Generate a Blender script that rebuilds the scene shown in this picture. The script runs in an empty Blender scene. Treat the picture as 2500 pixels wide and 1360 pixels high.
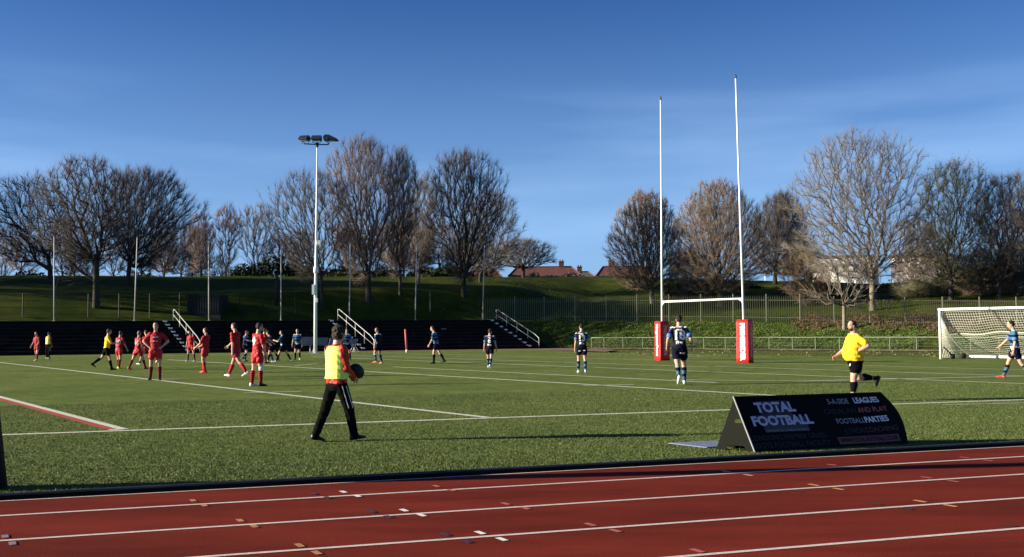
import bpy, bmesh, math, random
import numpy as np
from mathutils import Vector, Matrix, noise
from mathutils.bvhtree import BVHTree

SC = bpy.context.scene
COL = SC.collection
rad = math.radians

# ---------------------------------------------------------------- camera
CAMZ = 1.57
FPX = 2500.0
PITCH = math.atan(128 / 2500)
ROLL = 0.007
_R0 = Vector((1, 0, 0)); _U0 = Vector((0, -math.sin(PITCH), math.cos(PITCH))); CF = Vector((0, math.cos(PITCH), math.sin(PITCH)))
CR = math.cos(ROLL) * _R0 - math.sin(ROLL) * _U0
CU = math.cos(ROLL) * _U0 + math.sin(ROLL) * _R0
cam_d = bpy.data.cameras.new('camera'); cam = bpy.data.objects.new('camera', cam_d); COL.objects.link(cam)
cam_d.sensor_width = 36; cam_d.lens = 36; cam_d.clip_end = 4000; cam_d.clip_start = 0.1
cam.matrix_world = Matrix(((CR.x, CU.x, -CF.x, 0), (CR.y, CU.y, -CF.y, 0), (CR.z, CU.z, -CF.z, CAMZ), (0, 0, 0, 1)))
SC.camera = cam

# ---------------------------------------------------------------- light
SUN_EL = rad(15.5)
SUN_AZ = rad(6.5)              # light travels towards +X, slightly +Y
SUNV = Vector((math.cos(SUN_EL) * math.cos(SUN_AZ), math.cos(SUN_EL) * math.sin(SUN_AZ), -math.sin(SUN_EL)))
world = bpy.data.worlds.new('World'); SC.world = world; world.use_nodes = True
wn = world.node_tree.nodes; wl = world.node_tree.links; wn.clear()
sky = wn.new('ShaderNodeTexSky'); sky.sky_type = 'NISHITA'; sky.sun_disc = False
sky.sun_elevation = SUN_EL
_tow = -SUNV
sky.sun_rotation = math.atan2(_tow.x, _tow.y)
sky.air_density = 1.0; sky.dust_density = 0.45; sky.ozone_density = 4.0; sky.altitude = 200
bg = wn.new('ShaderNodeBackground'); bg.inputs[1].default_value = 0.05
wo = wn.new('ShaderNodeOutputWorld')
tc = wn.new('ShaderNodeTexCoord'); mp = wn.new('ShaderNodeMapping'); mp.inputs['Scale'].default_value = (1.2, 1.2, 9.0)
mp.inputs['Rotation'].default_value = (0, rad(3), 0)
nz = wn.new('ShaderNodeTexNoise'); nz.inputs['Scale'].default_value = 1.9; nz.inputs['Detail'].default_value = 5; nz.inputs['Roughness'].default_value = 0.45
cr = wn.new('ShaderNodeValToRGB'); cr.color_ramp.elements[0].position = 0.44; cr.color_ramp.elements[1].position = 0.78
sepn = wn.new('ShaderNodeSeparateXYZ'); band = wn.new('ShaderNodeMapRange')
band.interpolation_type = 'SMOOTHERSTEP'
band.inputs[1].default_value = 0.25; band.inputs[2].default_value = 0.19; band.inputs[3].default_value = 0.0; band.inputs[4].default_value = 0.62
mul = wn.new('ShaderNodeMath'); mul.operation = 'MULTIPLY'
mx = wn.new('ShaderNodeMix'); mx.data_type = 'RGBA'
tint = wn.new('ShaderNodeMix'); tint.data_type = 'RGBA'; tint.blend_type = 'MULTIPLY'; tint.inputs[0].default_value = 1.0
tint.inputs[7].default_value = (0.40, 0.645, 1.04, 1)
wl.new(sky.outputs[0], tint.inputs[6])
wl.new(tc.outputs['Generated'], mp.inputs[0]); wl.new(mp.outputs[0], nz.inputs['Vector']); wl.new(nz.outputs[0], cr.inputs[0])
wl.new(tc.outputs['Generated'], sepn.inputs[0]); wl.new(sepn.outputs[2], band.inputs[0])
wl.new(cr.outputs[0], mul.inputs[0]); wl.new(band.outputs[0], mul.inputs[1]); wl.new(mul.outputs[0], mx.inputs[0])
wl.new(tint.outputs[2], mx.inputs[6]); mx.inputs[7].default_value = (3.6, 5.6, 9.0, 1)
hzr = wn.new('ShaderNodeMapRange'); hzr.interpolation_type = 'SMOOTHSTEP'; hzr.inputs[1].default_value = .34; hzr.inputs[2].default_value = .0; hzr.inputs[3].default_value = 0; hzr.inputs[4].default_value = .55
hmx = wn.new('ShaderNodeMix'); hmx.data_type = 'RGBA'; wl.new(sepn.outputs[2], hzr.inputs[0]); wl.new(hzr.outputs[0], hmx.inputs[0]); wl.new(mx.outputs[2], hmx.inputs[6]); hmx.inputs[7].default_value = (3.5, 6.0, 9.7, 1)
wl.new(hmx.outputs[2], bg.inputs[0]); wl.new(bg.outputs[0], wo.inputs[0])

sun_d = bpy.data.lights.new('sun', 'SUN'); sun_d.energy = 5.0; sun_d.angle = rad(0.5); sun_d.color = (1.0, 0.90, 0.72)
sun = bpy.data.objects.new('sun', sun_d); COL.objects.link(sun)
sun.rotation_mode = 'QUATERNION'; sun.rotation_quaternion = SUNV.to_track_quat('-Z', 'Y'); sun.location = (-40, -5, 30)
SC.view_settings.view_transform = 'Standard'; SC.view_settings.look = 'None'
SC.view_settings.gamma = 1; SC.view_settings.use_curve_mapping = False
SC.view_settings.exposure = 1.24

# ---------------------------------------------------------------- helpers
def ray(px, py):
    return CF + CR * ((px - 1250) / FPX) + CU * ((680 - py) / FPX)
def G(px, py, z=0.0):
    d = ray(px, py); t = (z - CAMZ) / d.z
    return Vector((d.x * t, d.y * t, z))
def at(px, py, Y):
    d = ray(px, py); t = Y / d.y
    return Vector((d.x * t, Y, CAMZ + d.z * t))
def to_px(p):
    v = Vector(p) - Vector((0, 0, CAMZ)); f = v.dot(CF)
    return (1250 + FPX * v.dot(CR) / f, 680 - FPX * v.dot(CU) / f)

class MB:
    def __init__(s): s.v = []; s.f = []; s.mi = []
    def add(s, verts, faces, m=0):
        n = len(s.v); s.v.extend([tuple(v) for v in verts]); s.f.extend([tuple(i + n for i in f) for f in faces]); s.mi.extend([m] * len(faces))
    def box(s, c, size, rot=None, m=0, taper=1.0):
        c = Vector(c); hx, hy, hz = [x / 2 for x in size]; vs = []
        for z in (-1, 1):
            k = 1.0 if z < 0 else taper
            for x, y in ((-1, -1), (1, -1), (1, 1), (-1, 1)):
                p = Vector((x * hx * k, y * hy * k, z * hz))
                if rot is not None: p = rot @ p
                vs.append(c + p)
        s.add(vs, [(3, 2, 1, 0), (4, 5, 6, 7), (0, 1, 5, 4), (1, 2, 6, 5), (2, 3, 7, 6), (3, 0, 4, 7)], m)
    def rings(s, rings, m=0, cap=True):
        n = len(rings[0]); vs = [p for r in rings for p in r]; fs = []
        for i in range(len(rings) - 1):
            for j in range(n):
                a = i * n + j; b = i * n + (j + 1) % n
                fs.append((a, b, b + n, a + n))
        if cap:
            fs.append(tuple(reversed(range(n)))); fs.append(tuple(range((len(rings) - 1) * n, len(rings) * n)))
        s.add(vs, fs, m)
    def tube(s, pts, r, n=8, m=0):
        pts = [Vector(p) for p in pts]; rs = r if isinstance(r, (list, tuple)) else [r] * len(pts); rr = []
        up = Vector((0, 0, 1))
        t0 = (pts[1] - pts[0]).normalized()
        if abs(t0.dot(up)) > .95: up = Vector((1, 0, 0))
        x = t0.cross(up).normalized()
        for i, p in enumerate(pts):
            t = (pts[min(i + 1, len(pts) - 1)] - pts[max(i - 1, 0)]).normalized()
            x = (x - t * x.dot(t)).normalized(); y = t.cross(x)
            rr.append([p + (x * math.cos(a) + y * math.sin(a)) * rs[i] for a in [2 * math.pi * k / n for k in range(n)]])
        s.rings(rr, m)
    def cap(s, a, b, ra, rb, n=14, m=0, k=4):
        a = Vector(a); b = Vector(b); d = b - a
        L = d.length
        if L < 1e-6: d = Vector((0, 0, 1)); L = 1e-6
        t = d.normalized(); up = Vector((0, 0, 1)) if abs(t.z) < .9 else Vector((1, 0, 0))
        x = t.cross(up).normalized(); y = t.cross(x); rr = []
        def ring(c, r): return [c + (x * math.cos(q) + y * math.sin(q)) * r for q in [2 * math.pi * j / n for j in range(n)]]
        for i in range(k):
            q = math.pi / 2 * (1 - i / k) ; q = max(min(q, 1.5), 0)
            rr.append(ring(a - t * ra * math.sin(q), ra * math.cos(q)))
        rr.append(ring(a, ra)); rr.append(ring(b, rb))
        for i in range(1, k + 1):
            q = min(math.pi / 2 * i / k, 1.5)
            rr.append(ring(b + t * rb * math.sin(q), rb * math.cos(q)))
        s.rings(rr, m)
    def ell(s, c, rx, ry, rz, M=None, n=16, k=10, m=0):
        c = Vector(c); rr = []
        for i in range(k + 1):
            q = -math.pi / 2 + math.pi * i / k; q = max(min(q, 1.52), -1.52)
            ring = []
            for j in range(n):
                a = 2 * math.pi * j / n
                p = Vector((rx * math.cos(q) * math.cos(a), ry * math.cos(q) * math.sin(a), rz * math.sin(q)))
                if M is not None: p = M @ p
                ring.append(c + p)
            rr.append(ring)
        s.rings(rr, m)
    def mesh(s, name):
        me = bpy.data.meshes.new(name); me.from_pydata([tuple(v) for v in s.v], [], s.f)
        if any(s.mi): me.polygons.foreach_set('material_index', s.mi)
        me.update(); return me
    def build(s, name, mats, parent=None, smooth=False):
        return mk(name, s.mesh(name), mats, parent, smooth)

def mk(name, me, mats, parent=None, smooth=False):
    if mats is not None:
        for m_ in (mats if isinstance(mats, (list, tuple)) else [mats]): me.materials.append(m_)
    if smooth: me.polygons.foreach_set('use_smooth', [True] * len(me.polygons))
    o = bpy.data.objects.new(name, me); COL.objects.link(o)
    if parent is not None: o.parent = parent
    return o
def np_mesh(name, verts, faces):
    """verts (N,3), faces (M,k) equal sized"""
    me = bpy.data.meshes.new(name); verts = np.asarray(verts, dtype=np.float32); faces = np.asarray(faces, dtype=np.int32)
    k = faces.shape[1]
    me.vertices.add(len(verts)); me.vertices.foreach_set('co', verts.ravel())
    me.loops.add(faces.size); me.loops.foreach_set('vertex_index', faces.ravel())
    me.polygons.add(len(faces)); me.polygons.foreach_set('loop_start', np.arange(0, faces.size, k, dtype=np.int32))
    me.update(calc_edges=True); me.validate(); return me
def tag(o, label=None, cat=None, group=None, kind=None):
    if label: o['label'] = label
    if cat: o['category'] = cat
    if group: o['group'] = group
    if kind: o['kind'] = kind
    return o
def empty(name, loc, rz=0.0):
    o = bpy.data.objects.new(name, None); o.empty_display_size = .3; COL.objects.link(o); o.location = loc; o.rotation_euler = (0, 0, rz); return o
def copy_tree(o, parent=None):
    c = o.copy(); COL.objects.link(c)
    if parent is not None: c.parent = parent
    for ch in list(o.children): copy_tree(ch, c)
    return c

_mats = {}
def mat(name, col, rough=.7, var=0.0, vscale=5.0, bump=0.0, bscale=40.0, metal=0.0, spec=.3, col2=None, detail=4, stretch=None, trans=0.0, coord='Object'):
    if name in _mats: return _mats[name]
    m = bpy.data.materials.new(name); m.use_nodes = True; nt = m.node_tree; b = nt.nodes['Principled BSDF']
    b.inputs['Base Color'].default_value = (*col, 1); b.inputs['Roughness'].default_value = rough; b.inputs['Metallic'].default_value = metal
    b.inputs['Specular IOR Level'].default_value = spec
    if var > 0 or bump > 0 or col2:
        t = nt.nodes.new('ShaderNodeTexCoord'); mpn = nt.nodes.new('ShaderNodeMapping'); nt.links.new(t.outputs[coord], mpn.inputs[0])
        if stretch: mpn.inputs['Scale'].default_value = stretch
    if var > 0 or col2:
        n = nt.nodes.new('ShaderNodeTexNoise'); n.inputs['Scale'].default_value = vscale; n.inputs['Detail'].default_value = detail; n.inputs['Roughness'].default_value = .6
        nt.links.new(mpn.outputs[0], n.inputs['Vector'])
        r = nt.nodes.new('ShaderNodeValToRGB'); r.color_ramp.elements[0].position = .32; r.color_ramp.elements[1].position = .68
        c1 = col if col2 else tuple(c * (1 - var) for c in col); c2 = col2 if col2 else tuple(min(1, c * (1 + var)) for c in col)
        r.color_ramp.elements[0].color = (*c1, 1); r.color_ramp.elements[1].color = (*c2, 1)
        nt.links.new(n.outputs[0], r.inputs[0]); nt.links.new(r.outputs[0], b.inputs['Base Color'])
    if bump > 0:
        n2 = nt.nodes.new('ShaderNodeTexNoise'); n2.inputs['Scale'].default_value = bscale; n2.inputs['Detail'].default_value = 5
        nt.links.new(mpn.outputs[0], n2.inputs['Vector'])
        bp = nt.nodes.new('ShaderNodeBump'); bp.inputs['Strength'].default_value = min(bump, 1.0); bp.inputs['Distance'].default_value = .02 * max(1, bump)
        nt.links.new(n2.outputs[0], bp.inputs['Height']); nt.links.new(bp.outputs[0], b.inputs['Normal'])
    _mats[name] = m; return m

def grass_mat(name, cols, scales, bump=.6, bscale=30, dry=None):
    """three-scale mottled grass"""
    m = bpy.data.materials.new(name); m.use_nodes = True; nt = m.node_tree; b = nt.nodes['Principled BSDF']; b.inputs['Roughness'].default_value = .85
    b.inputs['Specular IOR Level'].default_value = .03
    t = nt.nodes.new('ShaderNodeTexCoord'); prev = None
    for i, (sc, c1, c2) in enumerate(zip(scales, cols[0::2], cols[1::2])):
        n = nt.nodes.new('ShaderNodeTexNoise'); n.inputs['Scale'].default_value = sc; n.inputs['Detail'].default_value = 6; n.inputs['Roughness'].default_value = .65
        nt.links.new(t.outputs['Object'], n.inputs['Vector'])
        r = nt.nodes.new('ShaderNodeValToRGB'); r.color_ramp.elements[0].position = .35; r.color_ramp.elements[1].position = .65
        r.color_ramp.elements[0].color = (*c1, 1); r.color_ramp.elements[1].color = (*c2, 1); nt.links.new(n.outputs[0], r.inputs[0])
        if prev is None: prev = r.outputs[0]
        else:
            x = nt.nodes.new('ShaderNodeMix'); x.data_type = 'RGBA'; x.blend_type = 'MULTIPLY'; x.inputs[0].default_value = 1
            nt.links.new(prev, x.inputs[6]); nt.links.new(r.outputs[0], x.inputs[7]); prev = x.outputs[2]
    nt.links.new(prev, b.inputs['Base Color'])
    n2 = nt.nodes.new('ShaderNodeTexNoise'); n2.inputs['Scale'].default_value = bscale; n2.inputs['Detail'].default_value = 6; nt.links.new(t.outputs['Object'], n2.inputs['Vector'])
    bp = nt.nodes.new('ShaderNodeBump'); bp.inputs['Strength'].default_value = bump; bp.inputs['Distance'].default_value = .05
    nt.links.new(n2.outputs[0], bp.inputs['Height']); nt.links.new(bp.outputs[0], b.inputs['Normal'])
    return m

def text_mesh(s, size, bold=.0, extrude=0.0, sx=1.0, align='CENTER'):
    cu = bpy.data.curves.new('t', 'FONT'); cu.body = s; cu.size = size; cu.offset = bold; cu.align_x = align; cu.align_y = 'CENTER'; cu.extrude = extrude; cu.resolution_u = 3
    o = bpy.data.objects.new('t', cu); COL.objects.link(o); bpy.context.view_layer.update()
    dg = bpy.context.evaluated_depsgraph_get(); me = bpy.data.meshes.new_from_object(o.evaluated_get(dg))
    bpy.data.objects.remove(o); bpy.data.curves.remove(cu)
    me.transform(Matrix.Diagonal((sx, 1, 1, 1))); return me

# ---------------------------------------------------------------- terrain
U = Vector((.931, .365, 0)).normalized()           # along the terrace and the near straight
D_UP = Vector((-.588, .809, 0)).normalized()       # the direction the steps climb
def edgeY(a, off=0.0): return (85.74 + off) / (.931 - .365 * a)
def zpx(px, py, Y): return at(px, py, Y).z
def _cols():
    out = []
    for px in (-1000, -400, 0, 400, 620, 900, 1250, 1318):
        a = (px - 1250) / 2500; Yb = edgeY(a); Y1 = edgeY(a, 6.1)
        k3p = {-1000: 728, -400: 728, 0: 728, 400: 726, 620: 712, 900: 702, 1250: 706, 1318: 720}[px]
        pc = {-1000: 664, -400: 666, 0: 667, 400: 668, 620: 670, 900: 672, 1250: 673, 1318: 672}[px]
        Y2 = Y1 + 2.6; Y3 = Y1 + {-1000: 8, -400: 8, 0: 8, 400: 7.6, 620: 6.6, 900: 5.7, 1250: 5.7, 1318: 7.5}[px]; Y4 = Y1 + 24
        out.append((px, [(Yb + .6, -.35), (Y1, 2.40), (Y2, 2.66), (Y3, zpx(px, k3p, Y3)), (Y4, zpx(px, pc, Y4))]))
    for px, Yb, py1, py2, Y3, py3, Y4, pc in ((1450, 90, 785, 777, 112, 728, 128, 671), (1600, 87.3, 786, 776, 108, 735, 124, 673),
            (1800, 83.3, 788, 776, 104, 738, 120, 678), (2000, 79, 792, 780, 100, 740, 114, 684), (2290, 72.4, 800, 785, 92, 742, 106, 694),
            (2500, 68, 805, 788, 88, 742, 100, 698), (3100, 58, 812, 792, 78, 742, 92, 702), (4200, 48, 812, 792, 68, 742, 82, 702)):
        out.append((px, [(Yb, -.10), (Yb + 6.5, zpx(px, py1, Yb + 6.5)), (Yb + 9.5, zpx(px, py2, Yb + 9.5)), (Y3, zpx(px, py3, Y3)), (Y4, zpx(px, pc, Y4))]))
    return out
TC = _cols(); TPX = np.array([c[0] for c in TC], float); TKY = np.array([[k[0] for k in c[1]] for c in TC]); TKZ = np.array([[k[1] for k in c[1]] for c in TC])
def prof(px):
    ys = np.array([np.interp(px, TPX, TKY[:, k]) for k in range(5)]); zs = np.array([np.interp(px, TPX, TKZ[:, k]) for k in range(5)])
    ys = np.append(ys, [ys[4] + 14, 900]); zs = np.append(zs, [zs[4] - .8, zs[4] - 2.5]); return ys, zs
def tz(X, Y):
    px = 1250 + 2500 * X / Y; ys, zs = prof(px)
    if Y < ys[0]: return 0.0
    return float(np.interp(Y, ys, zs))
def ground_hit(px, py, Ymin=None):
    """point where the view ray through a pixel meets the hill"""
    prev = None
    for Y in np.arange(60 if Ymin is None else Ymin, 150, .25):
        p = at(px, py, Y); z = tz(p.x, Y)
        if p.z <= z and z > 0: return Vector((p.x, Y, z))
    Y4 = prof(px)[0][4]; p = at(px, py, Y4); return Vector((p.x, Y4, tz(p.x, Y4)))

M_hill = grass_mat('hill_grass', [(.032, .049, .008), (.070, .084, .017), (.62, .68, .55), (1.1, 1.05, .95), (.7, .7, .7), (1.2, 1.2, 1.15)], [.12, .7, 7.0], bump=.9, bscale=9)
def build_hill():
    pxs = np.arange(-1000, 4201, 20.0); V = []; rows = None; rnd = random.Random(3)
    segs = [10, 4, 10, 18, 6, 8]
    for px in pxs:
        ys, zs = prof(px); col = []
        for k, n in enumerate(segs):
            for i in range(n):
                t = i / n; Y = ys[k] + (ys[k + 1] - ys[k]) * (t if k < 5 else t * t); z = zs[k] + (zs[k + 1] - zs[k]) * (t if k < 5 else t * t); col.append((Y, z))
        col.append((ys[6], zs[6])); rows = len(col)
        # soften the slope breaks
        zz = np.array([c[1] for c in col]); z2 = zz.copy(); z2[24:48] = np.convolve(np.pad(zz, 3, mode='edge'), [1/7.] * 7, 'valid')[24:48]
        for (Y, z), zs_ in zip(col, z2):
            X = (px - 1250) / 2500 * Y
            nzv = noise.noise(Vector((X * .12, Y * .12, 3))) * .12 + noise.noise(Vector((X * .6, Y * .6, 9))) * .05
            if z < .2: nzv = 0
            V.append((X, Y, zs_ + nzv))
    n = len(pxs); F = [(i * rows + j, (i + 1) * rows + j, (i + 1) * rows + j + 1, i * rows + j + 1) for i in range(n - 1) for j in range(rows - 1)]
    me = np_mesh('grass_hill', V, F); o = mk('grass_hill', me, M_hill, None, True); tag(o, kind='structure')
build_hill()

mb = MB(); mb.add([(-2500, -600, -.12), (2500, -600, -.12), (2500, 3000, -.12), (-2500, 3000, -.12)], [(0, 1, 2, 3)])
M_verge = grass_mat('verge_grass', [(.090, .115, .032), (.140, .150, .050), (.7, .7, .65), (1.1, 1.05, 1.0)], [.25, 5.0], bump=.7, bscale=25)
tag(mb.build('ground', M_verge), kind='structure')

# ---------------------------------------------------------------- pitch, track
KA = G(-10, 1221); KB = G(2500, 1087)               # foot of the kerb
KD = (KB - KA).normalized(); KN = Vector((-KD.y, KD.x, 0))
def sheet(name, pts, z, m, parent=None, n=None):
    b = MB(); b.add([(p[0], p[1], z) for p in pts], [tuple(range(len(pts)))]); return b.build(name, m, parent)
M_turf = grass_mat('turf', [(.115, .158, .044), (.170, .206, .066), (.74, .78, .72), (1.15, 1.12, 1.1), (.55, .6, .5), (1.4, 1.35, 1.3)], [.35, 2.5, 38.0], bump=.9, bscale=70)
def tl(off): return [KA + KD * s + KN * off for s in (-60, 90)]
TL0 = G(0, 867.0); TL1 = G(1318, 853.5)             # far edge of the turf by the terrace
far_edge = [TL0 - U * 60, TL0, TL1]
edge_r = [G(1450, 860), G(1600, 863), G(1800, 866), G(2000, 869), G(2290, 872), G(2500, 876), G(3000, 886), G(3600, 920)]
sheet('turf_pitch', [KA - KD * 60 + KN * .05, KA + KD * 90 + KN * .05] + list(reversed(far_edge + edge_r)), 0.0, M_turf)
turf = bpy.data.objects['turf_pitch']; tag(turf, kind='structure')
# far strip of red running surface in front of the terrace, fading out to the right
M_fartrack = mat('far_track_rubber', (.21, .11, .085), .85, var=.25, vscale=.8, bump=.3, bscale=20)
T0 = TL0; T1 = TL1
sheet('far_running_track', [T0 - U * 60, T1, G(1480, 858.6), G(1500, 853.5), G(1400, 850), G(1318, 848.4), T0 + D_UP * 7 - U * 60], -.008, M_fartrack)
tag(bpy.data.objects['far_running_track'], kind='structure')

def track_mat():
    m = bpy.data.materials.new('track_rubber'); m.use_nodes = True; nt = m.node_tree; b = nt.nodes['Principled BSDF']; b.inputs['Roughness'].default_value = .9
    b.inputs['Specular IOR Level'].default_value = .04
    t = nt.nodes.new('ShaderNodeTexCoord'); mpn = nt.nodes.new('ShaderNodeMapping'); mpn.inputs['Rotation'].default_value = (0, 0, -rad(18)); mpn.inputs['Scale'].default_value = (.35, 1.3, 1)
    nt.links.new(t.outputs['Object'], mpn.inputs[0])
    n = nt.nodes.new('ShaderNodeTexNoise'); n.inputs['Scale'].default_value = .8; n.inputs['Detail'].default_value = 8; n.inputs['Roughness'].default_value = .7; nt.links.new(mpn.outputs[0], n.inputs['Vector'])
    r = nt.nodes.new('ShaderNodeValToRGB'); r.color_ramp.elements[0].position = .35; r.color_ramp.elements[1].position = .7
    r.color_ramp.elements[0].color = (.125, .019, .011, 1); r.color_ramp.elements[1].color = (.255, .038, .021, 1); nt.links.new(n.outputs[0], r.inputs[0])
    n3 = nt.nodes.new('ShaderNodeTexNoise'); n3.inputs['Scale'].default_value = 110; n3.inputs['Detail'].default_value = 3; nt.links.new(t.outputs['Object'], n3.inputs['Vector'])
    r3 = nt.nodes.new('ShaderNodeValToRGB'); r3.color_ramp.elements[0].position = .35; r3.color_ramp.elements[1].position = .66
    r3.color_ramp.elements[0].color = (.38, .38, .38, 1); r3.color_ramp.elements[1].color = (1.4, 1.32, 1.25, 1); nt.links.new(n3.outputs[0], r3.inputs[0])
    x = nt.nodes.new('ShaderNodeMix'); x.data_type = 'RGBA'; x.blend_type = 'MULTIPLY'; x.inputs[0].default_value = 1
    nt.links.new(r.outputs[0], x.inputs[6]); nt.links.new(r3.outputs[0], x.inputs[7]); nt.links.new(x.outputs[2], b.inputs['Base Color'])
    bp = nt.nodes.new('ShaderNodeBump'); bp.inputs['Strength'].default_value = .8; bp.inputs['Distance'].default_value = .006
    nt.links.new(n3.outputs[0], bp.inputs['Height']); nt.links.new(bp.outputs[0], b.inputs['Normal']); return m
M_track = track_mat()
sheet('running_track', [KA - KD * 60 - KN * 14, KA + KD * 90 - KN * 14, KA + KD * 90 - KN * .0, KA - KD * 60 - KN * .0], .0, M_track)
track = bpy.data.objects['running_track']; tag(track, kind='structure')
M_paint = mat('line_paint', (.60, .60, .44), .8, var=.18, vscale=12, bump=.2, bscale=60)
M_lane = mat('lane_paint', (.66, .55, .46), .7, var=.16, vscale=20, bump=.2, bscale=60)
M_redline = mat('red_line_paint', (.38, .05, .035), .8, var=.2, vscale=10)
def strip(name, a, b, w, z, m, parent):
    a = Vector(a); b = Vector(b); d = (b - a).normalized(); n = Vector((-d.y, d.x, 0)) * w / 2
    return sheet(name, [a - n, b - n, b + n, a + n], z, m, parent)
# lane lines
for y0, x0, y1, x1 in ((1260, 0, 1115, 2500), (1321, 0, 1158, 2500), (1360 + 36, 0, 1216, 2500), (1498, 0, 1290, 2500)):
    a = G(x0, y0); b = G(x1, y1); d = (b - a); strip('lane_line', a - d * 1.5, b + d * 1.5, .055, .004, M_lane, track)
# inner line beside the kerb
strip('lane_line', KA - KN * .10 - KD * 30, KA - KN * .10 + KD * 60, .035, .004, M_lane, track)
# coloured relay marks
MK = {'orange': (.46, .19, .09), 'white': (.80, .76, .68), 'blue': (.045, .025, .045), 'pink': (.45, .12, .10), 'tan': (.60, .34, .18), 'violet': (.24, .17, .20), 'black': (.06, .02, .018), 'yellow': (.62, .33, .10)}
marks = [('orange', 471, 1223), ('orange', 498, 1235), ('orange', 586, 1272), ('orange', 620, 1286), ('orange', 731, 1333), ('orange', 773, 1351),
 ('white', 838, 1202), ('white', 872, 1212), ('white', 986, 1247), ('white', 1029, 1259), ('white', 1172, 1302), ('white', 1225, 1318), ('white', 746, 1175),
 ('blue', 766, 1206), ('blue', 800, 1216), ('blue', 908, 1250), ('blue', 948, 1263), ('blue', 1087, 1306), ('blue', 1139, 1323),
 ('pink', 959, 1164), ('pink', 1065, 1188), ('pink', 1102, 1198), ('pink', 1234, 1231), ('pink', 1282, 1242), ('pink', 1441, 1282), ('pink', 1502, 1297), ('pink', 1702, 1346),
 ('violet', 12, 1311), ('violet', 30, 1328), ('tan', 1632, 1131), ('tan', 1881, 1117), ('tan', 1772, 1152), ('tan', 1827, 1161), ('pink', 2031, 1136), ('pink', 2083, 1143),
 ('pink', 2355, 1118), ('pink', 2412, 1125), ('yellow', 1986, 1185), ('yellow', 2047, 1195), ('yellow', 2246, 1225), ('yellow', 2320, 1236), ('pink', 2262, 1167), ('pink', 2327, 1176),
 ('black', 1891, 1191), ('black', 1947, 1200), ('black', 2137, 1231), ('black', 2212, 1243), ('black', 2462, 1283), ('pink', 2190, 1101)]
for c, px, py in marks:
    g = G(px, py); d = (D_UP * .6 + KN * .4).normalized(); strip('relay_mark', g - d * .065, g + d * .065, .050, .0065, mat('mark_' + c, MK[c], .75, var=.2, vscale=30), track)
# kerb: dark aluminium rail
M_kerb = mat('kerb_metal', (.012, .012, .012), .6, var=.4, vscale=2, bump=.1, bscale=30, spec=.02)
M_kerbtop = mat('kerb_top', (.05, .05, .05), .4, var=.3, vscale=3, spec=.3)
kb = MB(); L = 130
kc = KA + KD * 35; kang = math.atan2(KD.y, KD.x); KR = Matrix.Rotation(kang, 3, 'Z')
kb.box(kc + Vector((0, 0, .018)), (L, .045, .044), KR); kb.cap(kc - KD * L / 2 + Vector((0, 0, .044)), kc + KD * L / 2 + Vector((0, 0, .044)), .020, .020, 10, 1)
ko = kb.build('track_kerb', [M_kerb, M_kerbtop]); tag(ko, 'low dark metal kerb rail between the red running track and the green turf', 'kerb')

# pitch lines, all across the field meet at the same far left vanishing direction
def vpt(px, yref, xref):
    k = (yref - 821) / (xref + 565); return G(px, 821 + k * (px + 565))
PL = []
def cross(x0, x1, yref, xref, w, z=.008, m=None):
    a = vpt(x0, yref, xref); b = vpt(x1, yref, xref); PL.append((a, b, w)); strip('pitch_line', a, b, w, z, m or M_paint, turf)
ta = G(0, 1062); tb = G(2500, 976); td = tb - ta
strip('pitch_line', ta - td * 2, tb + td * 2.5, .17, .004, M_paint, turf); PL.append((ta - td * 2, tb + td * 2.5, .17))
cross(-400, 1190, 1020, 1190, .17)                       # L1
cross(410, 2060, 943, 1500, .20)                         # L3
cross(960, 1750, 923.5, 1520, .17)
cross(760, 2600, 900, 1520, .17)
cross(700, 1728, 889.5, 1520, .15); cross(1745, 2700, 887.5, 1520, .15)
cross(500, 2700, 877, 1520, .13)
cross(-500, 292, 1052, 300, .30); cross(-500, 270, 1057, 300, .16, .012, M_redline)
# far side line and the marks parallel to it
for (xa, ya, xb, yb, w) in ((330, 929, 436, 925.5, .10), (594, 961, 735, 957, .10), (1424, 942.5, 1548, 940, .12), (721, 894, 776, 888.5, .15), (1960, 931.5, 2600, 917, .17), (1360, 861.5, 1700, 866, .10), (1640, 928, 1960, 931.5, .12), (1560, 870, 1730, 871, .12), (0, 871.3, 660, 867.0, .12), (2300, 990, 2600, 983, .05)):
    a = G(xa, ya); b = G(xb, yb); strip('pitch_line', a, b, w, .016, M_paint, turf); PL.append((a, b, w))

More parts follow.
